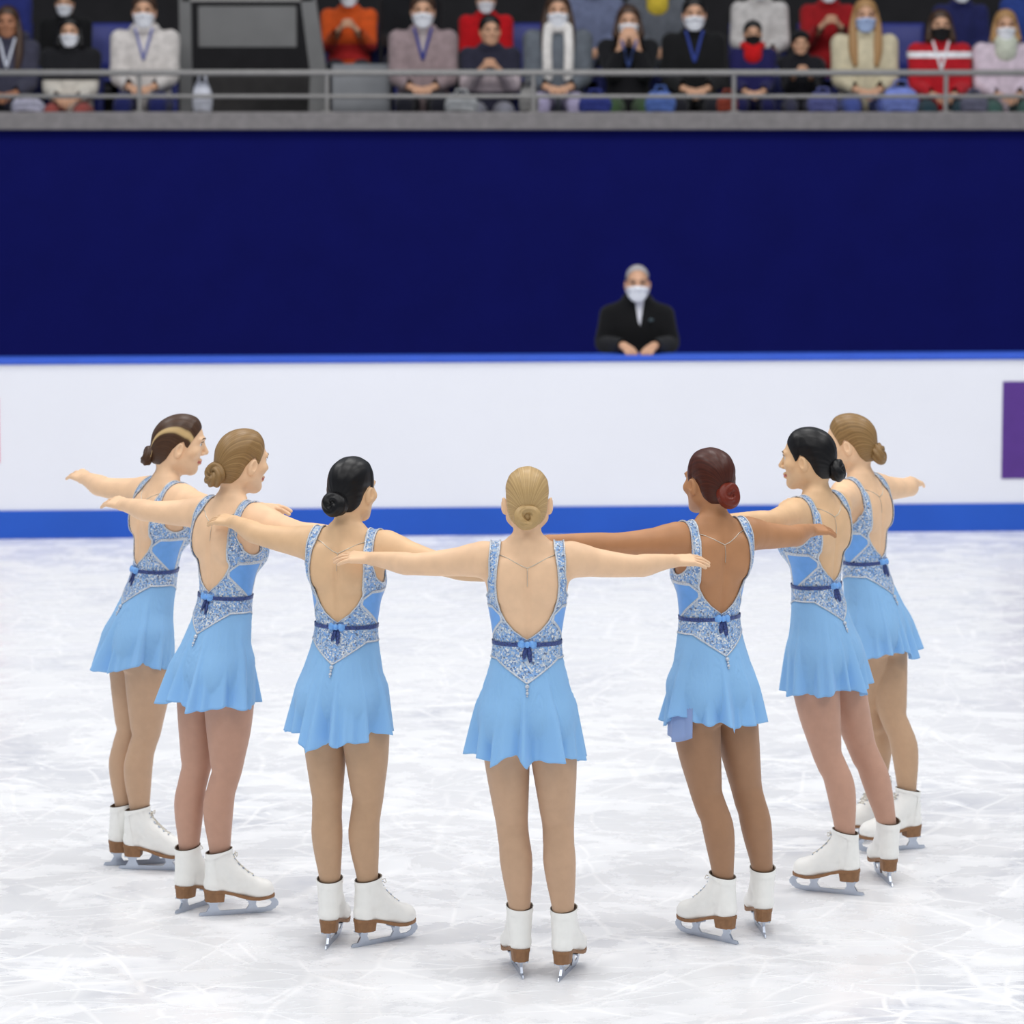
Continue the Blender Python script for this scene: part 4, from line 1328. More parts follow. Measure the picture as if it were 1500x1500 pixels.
SKATERS = [
    dict(label='skater in front, blonde hair in a doughnut bun, back to us, both arms straight out', seed=1,
         hip=(0.050, 0.050), yaw=0, head=0, s=0.997, lean=(0.0, 0.0), skin='skin_fair', tights='tights_tan', hair='hair_blonde', bun='doughnut', bun_s=1.2,
         heelL=(0.034, 0.013), footL=-9, heelR=(0.159, -0.022), footR=15,
         wristL=(-0.469, 0.300, 1.375), handL=(-1, 0.10, 0.02), wristR=(0.540, 0.335, 1.362), handR=(1, 0.10, -0.02),
         hem=(0.762, [(0.010, 2, 0.5), (0.008, 5, 1.0)], [(0.0, 0.30, -0.040), (-0.75, 0.35, -0.025), (1.3, 0.4, -0.012)])),
    dict(label='skater with black hair in a bun, standing just left of the doughnut-bun blonde', seed=2,
         hip=(-0.579, 0.480), yaw=22, head=30, s=0.984, lean=(0.040, 0.080), skin='skin_warm', tights='tights_beige', hair='hair_black', bun='ball', bun_s=1.34,
         heelL=(-0.638, 0.413), footL=9, heelR=(-0.538, 0.432), footR=50,
         wristL=(-0.975, 0.825, 1.43), handL=(-0.75, 0.65, -0.06), wristR=(0.000, 0.285, 1.315), handR=(0.9, -0.35, -0.02),
         hem=(0.755, [(0.010, 2, 2.5), (0.007, 5, 4.0)], [(-0.35, 0.35, -0.035), (1.2, 0.4, 0.03), (0.35, 0.2, -0.02)])),
    dict(label='skater with a braided dark blonde bun, second from the left, face turned right', seed=3,
         hip=(-1.053, 0.970), yaw=47, head=52, s=1.005, lean=(0.114, 0.17), skin='skin_fair', tights='tights_rose', hair='hair_dark_blonde', bun='braid', bun_s=1.15,
         heelL=(-1.195, 0.932), footL=33, heelR=(-1.099, 0.890), footR=74,
         wristL=(-1.424, 1.43, 1.415), wristR=(-0.545, 0.700, 1.395), handR=(0.8, -0.6, 0),
         hem=(0.765, [(0.010, 3, 0.5), (0.006, 6, 1.0)], [(0.1, 0.4, -0.02), (1.9, 0.4, -0.03), (1.2, 0.35, 0.02)])),
    dict(label='leftmost skater, brown hair with a blond streak, in profile facing right', seed=4,
         hip=(-1.393, 1.720), yaw=62, head=82, s=0.995, lean=(0.19, 0.09), skin='skin_fair', tights='tights_tan', hair='hair_brown_streak', bun='ball', bun_s=1.08,
         heelL=(-1.528, 1.700), footL=78, heelR=(-1.465, 1.642), footR=97,
         wristL=(-1.657, 2.20, 1.421), wristR=(-0.925, 1.280, 1.420), handR=(0.7, -0.7, 0),
         hem=(0.775, [(0.008, 3, 1.5), (0.007, 5, 2.0)], [(-0.5, 0.4, -0.02), (1.3, 0.45, 0.035), (2.2, 0.4, -0.03)])),
    dict(label='brown-skinned skater with an auburn bun, standing just right of the doughnut-bun blonde', seed=5,
         hip=(0.685, 0.580), yaw=-30, head=-35, s=0.995, lean=(0.0, 0.08), skin='skin_brown', tights='tights_brown', hair='hair_auburn', bun='ball', bun_s=1.30, bun_mat='hair_bun_auburn',
         heelL=(0.769, 0.480), footL=-46, heelR=(0.882, 0.578), footR=-5,
         wristL=(0.130, 0.360, 1.425), handL=(-0.95, -0.2, 0.0), wristR=(1.062, 1.05, 1.37), handR=(0.85, 0.45, -0.06),
         under=(-1.75, -0.95, 0.745),
         hem=(0.775, [(0.010, 2, 0.5), (0.006, 5, 1.0)], [(0.05, 0.35, -0.035), (-1.2, 0.7, 0.045)])),
    dict(label='skater with black hair in a bun, second from the right, face turned left', seed=6,
         hip=(1.136, 1.370), yaw=-53, head=-68, s=0.99, lean=(-0.065, 0.04), skin='skin_warm', tights='tights_rose', hair='hair_black', bun='ball', bun_s=1.22,
         heelL=(1.270, 1.207), footL=-66, heelR=(1.403, 1.360), footR=-8,
         wristL=(0.760, 0.900, 1.426), handL=(-0.6, -0.8, 0.0), wristR=(1.135, 1.940, 1.230), handR=(-0.05, 1, 0.0),
         hem=(0.752, [(0.007, 4, 1.5), (0.006, 6, 2.0)], [(0.4, 0.4, -0.015), (-1.9, 0.5, -0.015), (-0.8, 0.4, 0.02)])),
    dict(label='rightmost skater, golden blonde bun, in profile facing left behind the black-haired skater', seed=7,
         hip=(1.394, 2.100), yaw=-60, head=-74, s=0.975, lean=(-0.118, 0.06), skin='skin_fair', tights='tights_beige', hair='hair_dark_blonde', bun='braid', bun_s=1.12,
         heelL=(1.485, 2.300), footL=-138, heelR=(1.581, 1.997), footR=-108,
         wristL=(1.085, 1.590, 1.404), handL=(-0.4, -0.9, 0), wristR=(1.604, 2.640, 1.350), handR=(0.3, 0.95, -0.05),
         hem=(0.775, [(0.007, 4, 1.5), (0.006, 6, 2.0)], [(0.3, 0.6, -0.012), (-0.9, 0.45, 0.03), (-0.2, 0.2, 0.01)])),
]
for _c in SKATERS:
    skater(_c)

# ------------------------------------------------------------------ people in coats (the crowd and the man at the barrier)
_cm = {}
def cmat(rgb, rough=0.85, kind=''):
    key = (rgb, rough)
    if key not in _cm:
        _cm[key] = mat('cloth_%d_%d_%d' % rgb, rgb, rough, var=0.16, scale=22, bump=0.25, spec=0.2, sheen=0.1)
    return _cm[key]

def crowd_person(cfg):
    s = cfg.get('s', 1.0)
    root = empty('person', cfg['loc'], math.pi + R(cfg.get('turn', 0)))
    tag(root, cfg['label'], cfg.get('cat', 'spectator'), cfg.get('group'))
    fin = lambda V: np.asarray(V, float) * s
    seated = cfg.get('seated', True)
    if seated:
        coat = [('u', Stack([(0.43, 0.17, 0.13, -0.01), (0.55, 0.19, 0.145, 0.0), (0.72, 0.185, 0.140, 0.0), (0.88, 0.20, 0.130, -0.005), (0.98, 0.185, 0.105, -0.01), (1.045, 0.11, 0.08, 0.0), (1.075, 0.075, 0.065, 0.005)]), 0.0)]
        sh = (0.185, -0.005, 0.975); zn = 1.055; hc = np.array([0, 0.035, 1.170])
        pose = cfg.get('pose', 'lap')
        elb, wr, hd = dict(lap=((0.245, 0.07, 0.72), (0.085, 0.29, 0.655), (-0.55, 0.8, -0.15)),
                           face=((0.205, 0.17, 0.79), (0.055, 0.185, 1.00), (-0.35, -0.05, 1.0)),
                           hold=((0.235, 0.10, 0.74), (0.075, 0.29, 0.86), (-0.5, 0.55, 0.6)))[pose]
    else:
        coat = [('u', Stack([(0.72, 0.19, 0.135, 0.0), (0.95, 0.175, 0.13, 0.0), (1.15, 0.178, 0.130, 0.0), (1.30, 0.19, 0.130, -0.005), (1.40, 0.175, 0.105, -0.01), (1.455, 0.105, 0.08, 0.0), (1.485, 0.072, 0.065, 0.005)]), 0.0)]
        sh = (0.172, -0.005, 1.350); zn = 1.465; hc = np.array([0, 0.050, 1.562])
        elb, wr, hd = (0.215, 0.06, 1.175), (0.100, 0.345, 1.185), (-0.45, 0.85, -0.28)
    ek = cfg.get('el', 0.74) if seated else 1.0
    sl = cfg.get('slim', 0.93) if seated else 1.0
    elb = (elb[0] * ek, elb[1], elb[2]); sh = (sh[0] * sl, sh[1], sh[2])
    coat = [('u', Stack(coat[0][1].rows * [1, sl, 1, 1]), 0.0)]
    arms = []; hands = []; thin = []
    for q in (-1, 1):
        S, E_, W = (np.array((q * p[0], p[1], p[2])) for p in (sh, elb, wr))
        arms.append(('g', chain([S, S + (E_ - S) * 0.5, E_, E_ + (W - E_) * 0.5, W], [0.070, 0.062, 0.056, 0.050, 0.042], 3), 0.05, 0.0))
        thin.append(('g', chain([S, E_, W], [0.045, 0.035, 0.024], 3), 0.03, 0.0))
        fw = W - E_; fw /= np.linalg.norm(fw)
        h = np.array((q * hd[0], hd[1], hd[2])); h /= np.linalg.norm(h)
        if cfg.get('pose') == 'face': up = np.array([q * 0.5, 0.85, 0.0])
        elif cfg.get('pose') == 'hold': up = np.array([q * 0.8, 0.4, 0.4])
        else: up = np.array([q * 0.25, 0.1, 1.0])
        up = up - h * (up @ h); up /= np.linalg.norm(up)
        tv = np.cross(h, up) * (1 if q < 0 else -1)
        hands.append((W, fw, h, hand_prims(W + fw * 0.004, h, up, tv, 1.02, curl=(28, 32, 20))))
    coat = coat + arms
    coll = [(0.072 * math.sin(a), 0.004 - 0.068 * math.cos(a) + 0.012, zn + 0.012 - 0.028 * (1 - math.cos(a)) / 2) for a in np.linspace(0.25, 2 * math.pi - 0.25, 18)]
    collar = [('g', [Cone(coll[i], coll[i + 1], cfg.get('collar', 0.020), cfg.get('collar', 0.020)) for i in range(17)], 0.02, 0.0)]
    if cfg.get('hood'):
        collar.append(('g', [Cone((0.10 * math.sin(a), -0.085 + 0.03 * math.cos(a), zn + 0.01), (0.10 * math.sin(a + 0.4), -0.085 + 0.03 * math.cos(a + 0.4), zn + 0.01), 0.045, 0.045) for a in np.arange(-2.0, 2.0, 0.4)], 0.03, 0.0))
    HRm = rotz(R(cfg.get('look', 0)))
    hp, ears = head_prims(hc, HRm, 1.0)
    neck = [('u', Cone((0, -0.005, zn - 0.08), (0, 0.015, zn + 0.05), 0.055, 0.052), 0.03)]
    legs = []
    if seated:
        legs = [('g', chain([(q * 0.095, 0.0, 0.525), (q * 0.11, 0.22, 0.545), (q * 0.12, 0.41, 0.53), (q * 0.12, 0.425, 0.46), (q * 0.12, 0.41, 0.28), (q * 0.12, 0.40, 0.10)], [0.092, 0.082, 0.064, 0.062, 0.058, 0.046], 3), 0.02, 0.0) for q in (-1, 1)]
    else:
        legs = [('g', chain([(q * 0.095, 0.0, 0.86), (q * 0.10, 0.0, 0.50), (q * 0.10, 0.0, 0.10)], [0.10, 0.072, 0.055], 3), 0.02, 0.0) for q in (-1, 1)]
    allp = [('u', Stack(np.array(coat[0][1].rows) * [1, 0.82, 0.78, 1]), 0.0)] + thin + neck + [(hp[0][0], hp[0][1], 0.03)] + hp[1:] + ears
    # body: torso, arms, neck, head and hands as one surface
    inner = allp + [('g', [Cone(c_.a, c_.b, c_.ra * 0.8, c_.rb * 0.8) for c_ in l[1]], 0.02, 0.0) for l in legs]
    for h in hands: inner = inner + h[3]
    g = Grid((-0.36, -0.24, 0.06), (0.36, 0.56, zn + 0.08), 0.013)
    rasterize(g, inner)
    v, q_ = nets(g); t = tris(q_)
    v, t = clip(v, t, v[:, 2] - (zn + 0.03))
    for W, fw, d, _ in hands:
        dist = np.linalg.norm(v - W, axis=1)
        v, t = clip(v, t, np.where(dist < 0.24, (v - W) @ fw + 0.012, -1.0))
    aV, aT = [v], [t]; off = len(v)
    for W, fw, d, _ in hands:
        c = W + d * 0.08
        gh = Grid(c - 0.13, c + 0.13, 0.005)
        rasterize(gh, inner)
        v, q_ = nets(gh); v, t = clip(v, tris(q_), -((v - W) @ fw + 0.012)); 
        if not len(t): continue
        v, t = largest_piece(v, t)
        aV.append(v); aT.append(t + off); off += len(v)
    gh = Grid(hc - [0.13, 0.15, 0.15], hc + [0.13, 0.16, 0.13], 0.006)
    rasterize(gh, inner)
    v, q_ = nets(gh); v, t = clip(v, tris(q_), (zn + 0.03) - v[:, 2])
    aV.append(v); aT.append(t + off); headV = v
    link('body', build_mesh('body', fin(np.concatenate(aV)), [np.concatenate(aT)], M[cfg.get('skin', 'skin_crowd')]), root)
    hl = lambda P: (np.asarray(P) - hc) @ HRm
    hw_ = lambda P: hc + np.asarray(P) @ HRm.T
    for q in (-1, 1):
        b = MB(); b.ball((q * 0.031, 0.079, 0.001), (0.0125, 0.0095, 0.0075), 10, 6)
        link('eye', build_mesh('eye', fin(hw_(np.concatenate(b.V))), [b.F], M['iris']), root)
        b = MB(); b.tube(hw_([(q * 0.014, 0.092, 0.021), (q * 0.03, 0.089, 0.025), (q * 0.047, 0.077, 0.020)]), 0.003, 5)
        link('eyebrow', build_mesh('eyebrow', fin(np.concatenate(b.V)), [b.F], M[cfg.get('brow', 'brow')]), root)
    # coat
    gc = Grid((-0.37, -0.24, 0.38 if seated else 0.68), (0.37, 0.48, zn + 0.09), 0.012)
    rasterize(gc, coat + collar)
    v, q_ = nets(gc); t = tris(q_)
    for W, fw, d, _ in hands:
        dist = np.linalg.norm(v - W, axis=1)
        v, t = clip(v, t, np.where(dist < 0.2, (v - W) @ fw - 0.004, -1.0))
    cm = cfg['coat']
    co = link('coat', build_mesh('coat', fin(v), [t], cmat(cm)), root)
    # what shows in the open front
    def front_piece(name, cond, rgb, iso=0.004):
        v, q_ = nets(gc, iso=iso); t = tris(q_)
        v, t = clip(v, t, -v[:, 1])
        v, t = clip(v, t, cond(v))
        if len(t): return link(name, build_mesh(name, fin(v), [t], cmat(rgb)), co)
    if 'shirt' in cfg:
        wdt, dep, rgb, sx = cfg['shirt']
        front_piece('shirt_front', lambda v: np.maximum(np.abs(v[:, 0] - sx) - wdt * np.clip((v[:, 2] - (zn - dep)) / dep, 0, 1.2), v[:, 2] - zn - 0.02), rgb)
    if 'block' in cfg:
        for z0, z1, rgb in cfg['block']:
            v, q_ = nets(gc, iso=0.005); t = tris(q_)
            v, t = clip(v, t, z0 - v[:, 2]); v, t = clip(v, t, v[:, 2] - z1)
            if len(t): link('coat_panel', build_mesh('coat_panel', fin(v), [t], cmat(rgb)), co)
    if 'lanyard' in cfg:
        zs = np.linspace(zn, zn - 0.22, 8)
        for q in (-1, 1):
            pts = []
            for k, z in enumerate(zs):
                x = q * 0.06 * (1 - k / 7.0)
                ys = np.linspace(0.3, 0, 90); vv = gc.sample(np.stack([np.full(90, x), ys, np.full(90, z)], 1))
                pts.append((x, ys[np.argmax(vv < 0)] + 0.005, z))
            b = MB(); b.tube(pts, 0.010, 6)
            link('lanyard', build_mesh('lanyard', fin(np.concatenate(b.V)), [b.F], cmat(cfg['lanyard'])), root)
    if 'badge' in cfg:
        b = MB(); b.ball((-0.085, 0.130, 1.33), (0.016, 0.008, 0.012), 10, 6)
        link('badge', build_mesh('badge', fin(np.concatenate(b.V)), [b.F], cmat((70, 84, 90))), co)
    if 'scarf' in cfg:
        gs = Grid((-0.2, -0.16, zn - 0.40), (0.2, 0.26, zn + 0.12), 0.012)
        loop = [(0.082 * math.sin(a), 0.012 - 0.078 * math.cos(a), zn + 0.018 - 0.02 * (1 - math.cos(a)) / 2) for a in np.linspace(0, 2 * math.pi, 19)]
        ps = [('g', [Cone(loop[i], loop[i + 1], 0.034, 0.034) for i in range(18)], 0.0, 0.01)]
        if cfg.get('scarf_long'):
            for q in (-1, 1):
                ps.append(('g', chain([(q * 0.07, 0.07, zn - 0.01), (q * 0.075, 0.125, zn - 0.15), (q * 0.07, 0.145, zn - 0.34)], [0.034, 0.034, 0.034], 3), 0.02, 0))
        else:
            ps.append(('u', Ell((0, 0.085, zn - 0.07), (0.085, 0.055, 0.10)), 0.02))
        rasterize(gs, ps); v, q_ = nets(gs)
        link('scarf', build_mesh('scarf', fin(v), [q_], cmat(cfg['scarf'])), root)
    # trousers and shoes
    gt = Grid((-0.3, -0.16, 0.08), (0.3, 0.56, 0.66 if seated else 0.92), 0.014)
    rasterize(gt, legs); v, q_ = nets(gt); t = tris(q_); v, t = clip(v, t, 0.11 - v[:, 2])
    link('trousers', build_mesh('trousers', fin(v), [t], cmat(cfg.get('legs', (24, 26, 38)))), root)
    y0 = 0.40 if seated else 0.0
    for q in (-1, 1):
        gs = Grid((q * 0.125 - 0.09, y0 - 0.12, -0.03), (q * 0.125 + 0.09, y0 + 0.28, 0.18), 0.012)
        rasterize(gs, [('g', chain([(q * 0.12, y0 - 0.03, 0.045), (q * 0.125, y0 + 0.08, 0.042), (q * 0.13, y0 + 0.18, 0.034)], [0.045, 0.046, 0.036], 3), 0, 0), ('u', Cone((q * 0.12, y0 - 0.01, 0.05), (q * 0.12, y0, 0.13), 0.045, 0.05), 0.03)])
        gs.F = np.maximum(gs.F, (0.002 - gs.ax[2])[None, None, :].astype(np.float32))
        v, q_ = nets(gs)
        link('shoe', build_mesh('shoe', fin(v), [q_], cmat(cfg.get('shoes', (30, 28, 28)))), root)
    # hair
    gH = Grid(hc - [0.17, 0.20, 0.50], hc + [0.17, 0.20, 0.15], 0.008)
    rasterize(gH, [(hp[0][0], hp[0][1], 0.0)] + hp[1:4])
    X, Y, Z = np.meshgrid(*gH.ax, indexing='ij')
    Lq = hl(np.stack([X, Y, Z], -1).reshape(-1, 3))
    hs = cfg.get('hairstyle', 'short')
    up_ = 0.03 if hs == 'receding' else 0.0
    hlz = lambda L: hairline(L[:, 1]) + np.where(L[:, 1] > 0.0, up_ * 1.6 * np.clip(L[:, 1] / 0.03, 0, 1), 0) * (1 if hs == 'receding' else 0)
    d_h = Lq[:, 2] - hlz(Lq)
    gH.F -= (0.004 + (0.008 if hs == 'receding' else 0.018) * np.clip(d_h / 0.06, 0, 1)).reshape(gH.F.shape).astype(np.float32)
    v, q_ = nets(gH); l_ = hl(v)
    v, t = clip(v, tris(q_), hlz(l_) - l_[:, 2]); v, t = largest_piece(v, t)
    hV, hT = [v], [t]
    if hs in ('long', 'bob'):
        low = -0.34 if hs == 'long' else -0.13
        gL = Grid(hc - [0.17, 0.20, 0.50], hc + [0.17, 0.22, 0.15], 0.010)
        ps = [('g', chain([hw_((q * 0.060, -0.01, 0.06)), hw_((q * 0.080, 0.0, -0.03)), hw_((q * 0.088, 0.02, -0.10)), hw_((q * 0.085, 0.055 if hs == 'long' else 0.02, low * 0.72)), hw_((q * 0.075, 0.09 if hs == 'long' else 0.01, low))], [0.022, 0.026, 0.030, 0.034, 0.020], 3), 0.02, 0.0) for q in (-1, 1)]
        ps.append(('g', chain([hw_((0, -0.06, 0.0)), hw_((0, -0.075, -0.10)), hw_((0, -0.10, -0.20 if hs == 'long' else -0.14))], [0.06, 0.06, 0.045], 3), 0.03, 0))
        rasterize(gL, ps); v2, q2 = nets(gL)
        hT.append(tris(q2) + len(v)); hV.append(v2)
    hv = np.concatenate(hV); l_ = hl(hv)
    link('hair', build_mesh('hair', fin(hv), [np.concatenate(hT)], M[cfg.get('hair', 'hair_brown')], attr={'strand': np.arctan2(l_[:, 0], l_[:, 1]) * 2}), root)
    if 'hat' in cfg:
        gk = Grid(hc - [0.13, 0.15, 0.02], hc + [0.13, 0.15, 0.17], 0.009)
        rasterize(gk, [('u', Ell(hw_((0, -0.012, 0.034)), (0.098, 0.116, 0.105), HRm), 0)])
        v, q_ = nets(gk); l_ = hl(v); v, t = clip(v, tris(q_), 0.03 - 0.25 * l_[:, 1] * -1 - l_[:, 2] + 0.02)
        link('knit_hat', build_mesh('knit_hat', fin(v), [t], cmat(cfg['hat'])), root)
    # face mask with ear loops
    if 'mask' in cfg:
        gm = Grid(hc - [0.11, 0.02, 0.14], hc + [0.11, 0.15, 0.02], 0.005)
        rasterize(gm, hp)
        v, q_ = nets(gm, iso=0.007); l_ = hl(v)
        a = np.abs(l_[:, 0])
        gm_ = np.maximum(np.maximum(l_[:, 2] + 0.012 + 0.18 * a, -0.118 + 0.1 * a - l_[:, 2]), 0.030 + 0.0 * a - l_[:, 1])
        v, t = clip(v, tris(q_), gm_)
        mk = link('face_mask', build_mesh('face_mask', fin(v), [t], M[cfg['mask']]), root)
        md = mk.modifiers.new('cloth', 'SOLIDIFY'); md.thickness = 0.004; md.offset = -1
        for q in (-1, 1):
            b = MB(); b.tube(hw_([(q * 0.058, 0.036, -0.045), (q * 0.075, 0.012, -0.02), (q * 0.080, -0.012, 0.0)]), 0.002, 5)
            b.tube(hw_([(q * 0.052, 0.036, -0.080), (q * 0.072, 0.010, -0.055), (q * 0.079, -0.012, -0.035)]), 0.002, 5)
            link('ear_loop', build_mesh('ear_loop', fin(np.concatenate(b.V)), [b.F], M[cfg['mask']]), mk)
    return root

# the man behind the barrier
crowd_person(dict(loc=(0.800, 11.555, 0.0), seated=False, label='grey-haired man in a black coat and white mask, hands on the barrier', cat='man', s=1.0,
                  coat=(11, 11, 13), skin='skin_crowd', hair='hair_grey', hairstyle='receding', mask='mask_white', shirt=(0.030, 0.20, (206, 206, 214), -0.012), collar=0.024, badge=True, legs=(18, 18, 20)))

# ------------------------------------------------------------------ the stand: tiers, seats, rails
TIER = [(14.3, 15.3, 2.07), (15.3, 16.2, 2.39), (16.2, 17.2, 2.71)]
GAP = (-2.42, -1.42)
for i_, (y0, y1, z) in enumerate(TIER):
    _b = MB(); _b.box(-9, GAP[0], y0, y1, z - 0.5, z); _b.box(GAP[1], 9, y0, y1, z - 0.5, z)
    tag(_b.build('floor', M['dark_concrete']), kind='structure')
_b = MB(); _b.box(-9, 9, 17.2, 17.4, 1.5, 6.5)
tag(_b.build('wall_back', M['tier']), kind='structure')
_b = MB()
for k in range(8):
    _b.box(GAP[0], GAP[1], 14.3 + 0.36 * k, 17.2, 1.55 + 0.16 * k, 1.71 + 0.16 * k)
tag(_b.build('stairs', M['dark_concrete']), kind='structure')

# stair barrier: two sloping posts, a solid panel and rails
sb = empty('stair_barrier', (0, 15.25, 2.07))
tag(sb, 'grey solid stair barrier panel between the two seat blocks', 'barrier')
_b = MB(); _b.box(-2.30, -1.58, 0.0, 0.05, 0.97, 1.27, 0.006); _b.build('panel', M['grey_panel'], sb)
_b = MB(); _b.box(-2.42, -1.45, -0.02, 0.05, 1.30, 1.34, 0.006); _b.build('top_rail', M['steel'], sb)
_b = MB(); _b.box(-2.44, -2.35, -0.02, 0.07, -0.3, 1.7, 0.006); _b.build('post', M['grey_panel'], sb)
_b = MB(); _b.prism([(-1.60, 1.75), (-1.50, 1.75), (-1.36, 0.78), (-1.40, 0.0), (-1.52, 0.0), (-1.48, 0.78)], 1, -0.02, 0.10); _b.build('post', M['grey_panel'], sb)
_b = MB(); _b.box(-2.40, -1.42, 0.02, 0.05, 0.42, 0.46); _b.build('lower_rail', M['steel'], sb)

gr = empty('guard_rail', (0, 14.08, 2.592))
tag(gr, 'long grey guard rail on the concrete ledge in front of the seats', 'railing')
_b = MB(); _b.tube([(-9, 0, 0.275), (9, 0, 0.275)], 0.022, 10); _b.build('top_rail', M['steel'], gr, True)
_b = MB(); _b.tube([(-9, 0, 0.110), (9, 0, 0.110)], 0.015, 10); _b.build('middle_rail', M['steel'], gr, True)
for px in (-4.2, -2.62, -1.30, 0.15, 1.56, 3.05, 4.6):
    _b = MB(); _b.tube([(px, 0, 0.0), (px, 0, 0.275)], 0.016, 8); _b.box(px - 0.04, px + 0.04, -0.04, 0.04, 0, 0.008); _b.build('post', M['steel'], gr)

def seat_proto():
    t = empty('stadium_seat', (0, 0, 0), math.pi)
    n = 9; 
    def shell(name, prof, w, th, parent):
        m = MB(); V = []; F = []
        k = len(prof); xs = np.linspace(-w, w, n)
        for x in xs:
            for (y, z) in prof:
                V.append((x, y + 0.05 * (x / w) ** 2 * (1 if name == 'backrest' else 0), z + (0.015 * (x / w) ** 2 if name == 'seat_pan' else 0)))
        for i in range(n - 1):
            for j in range(k - 1):
                F.append((i * k + j, (i + 1) * k + j, (i + 1) * k + j + 1, i * k + j + 1))
        m.add(V, F)
        o = m.build(name, M['seat_blue'], parent, True)
        md = o.modifiers.new('shell', 'SOLIDIFY'); md.thickness = th; md.offset = 0
        return o
    shell('backrest', [(-0.180, 0.44), (-0.200, 0.55), (-0.215, 0.68), (-0.235, 0.80), (-0.255, 0.825)], 0.215, 0.022, t)
    shell('seat_pan', [(-0.185, 0.415), (-0.05, 0.405), (0.12, 0.410), (0.20, 0.415), (0.23, 0.400)], 0.205, 0.020, t)
    m = MB(); m.box(-0.03, 0.03, -0.19, -0.13, 0.0, 0.42, 0.004); m.box(-0.03, 0.03, -0.19, 0.10, 0.37, 0.395, 0.004); m.box(-0.08, 0.08, -0.22, -0.10, 0, 0.012)
    m.build('bracket', M['black_plastic'], t)
    return t
_seat = seat_proto()
_used = [False]
def place_seat(x, y, z, label, group, grey=False):
    if not _used[0]:
        o = _seat; _used[0] = True
    else:
        o = _seat.copy(); COL.objects.link(o)
        for ch in list(_seat.children):
            c = ch.copy(); COL.objects.link(c); c.parent = o
            if grey and c.name.split('.')[0] in ('backrest', 'seat_pan'):
                c.data = c.data.copy(); c.data.materials[0] = M['seat_grey']
    o.location = (x, y, z)
    tag(o, label, 'seat', group)
    return o

FL1, FL2 = 2.07, 2.39
DEP1 = 27.0
def px_x(u, y): return (u - 750) / 5400 * ((y + 12) * 0.992 + 0.02)

ROW1 = [
 dict(u=13, s=0.985, el=0.66, slim=0.88, coat=(62, 62, 78), hood=True, lanyard=(214, 218, 230), hair='hair_brown', hairstyle='long', skin='skin_tan', label='unmasked woman in a dark grey hooded coat with a white lanyard', legs=(28, 30, 46)),
 dict(u=104, s=0.925, el=0.66, slim=0.9, coat=(206, 200, 190), hair='hair_black', hairstyle='bob', mask='mask_white', label='masked woman in a cream coat in front of the black-coated spectator', legs=(150, 70, 64), block=[(0.80, 1.20, (26, 26, 30))]),
 dict(u=213, s=1.055, coat=(206, 200, 196), hair='hair_brown', mask='mask_white', lanyard=(120, 124, 176), collar=0.03, label='masked person in a white puffer coat left of the stair barrier', legs=(30, 36, 92)),
 dict(u=620, s=1.055, coat=(148, 130, 132), hair='hair_brown', mask='mask_white', lanyard=(52, 62, 140), shirt=(0.03, 0.2, (170, 160, 160), 0), label='masked person in a mauve wool coat with a blue lanyard', legs=(24, 24, 34)),
 dict(u=718, s=0.935, coat=(40, 40, 56), hair='hair_black', hairstyle='short', pose='hold', look=10, block=[(0.70, 0.86, (190, 176, 180))], label='dark-haired child holding something up in front of the red jacket', legs=(130, 130, 140)),
 dict(u=817, s=1.055, coat=(98, 104, 112), hair='hair_brown', hairstyle='long', mask='mask_white', scarf=(222, 218, 214), scarf_long=True, label='masked long-haired woman in a grey coat with a long white scarf', legs=(168, 160, 190)),
 dict(u=920, s=0.99, slim=0.86, el=0.62, coat=(20, 20, 24), hair='hair_brown', hairstyle='bob', mask='mask_white', pose='face', lanyard=(70, 90, 150), label='woman in a black coat holding both hands to her mask', legs=(60, 84, 52)),
 dict(u=1016, s=1.035, slim=0.86, el=0.7, coat=(18, 18, 20), hair='hair_black', mask='mask_white', lanyard=(52, 70, 150), label='black-haired masked person in a black jacket with a blue lanyard', legs=(28, 28, 36)),
 dict(u=1102, s=0.80, lift=0.134, el=0.58, slim=0.84, coat=(30, 28, 78), hair='hair_black', scarf=(196, 20, 24), mask='mask_black', label='child in a navy jacket with a bright red scarf', legs=(24, 24, 70)),
 dict(u=1172, s=0.72, lift=0.158, el=0.58, slim=0.84, coat=(22, 22, 28), hair='hair_black', hat=(14, 14, 18), label='small child in a black knit hat and black jacket', legs=(50, 50, 70), pose='hold'),
 dict(u=1266, s=1.025, coat=(200, 190, 162), hair='hair_honey', hairstyle='long', mask='mask_blue', label='woman with long blonde hair, pale blue mask and cream sweater', legs=(70, 84, 150)),
 dict(u=1376, s=0.965, coat=(176, 24, 36), hair='hair_brown', hairstyle='bob', mask='mask_black', lanyard=(226, 226, 230), block=[(0.93, 0.975, (232, 232, 236))], label='person with a black mask and a red jacket striped white', legs=(36, 60, 70)),
 dict(u=1471, s=0.965, coat=(206, 190, 202), hair='hair_honey', hairstyle='bob', mask='mask_white', scarf=(196, 200, 184), label='masked fair-haired woman in a pale pink coat at the right edge', legs=(60, 90, 84)),
]
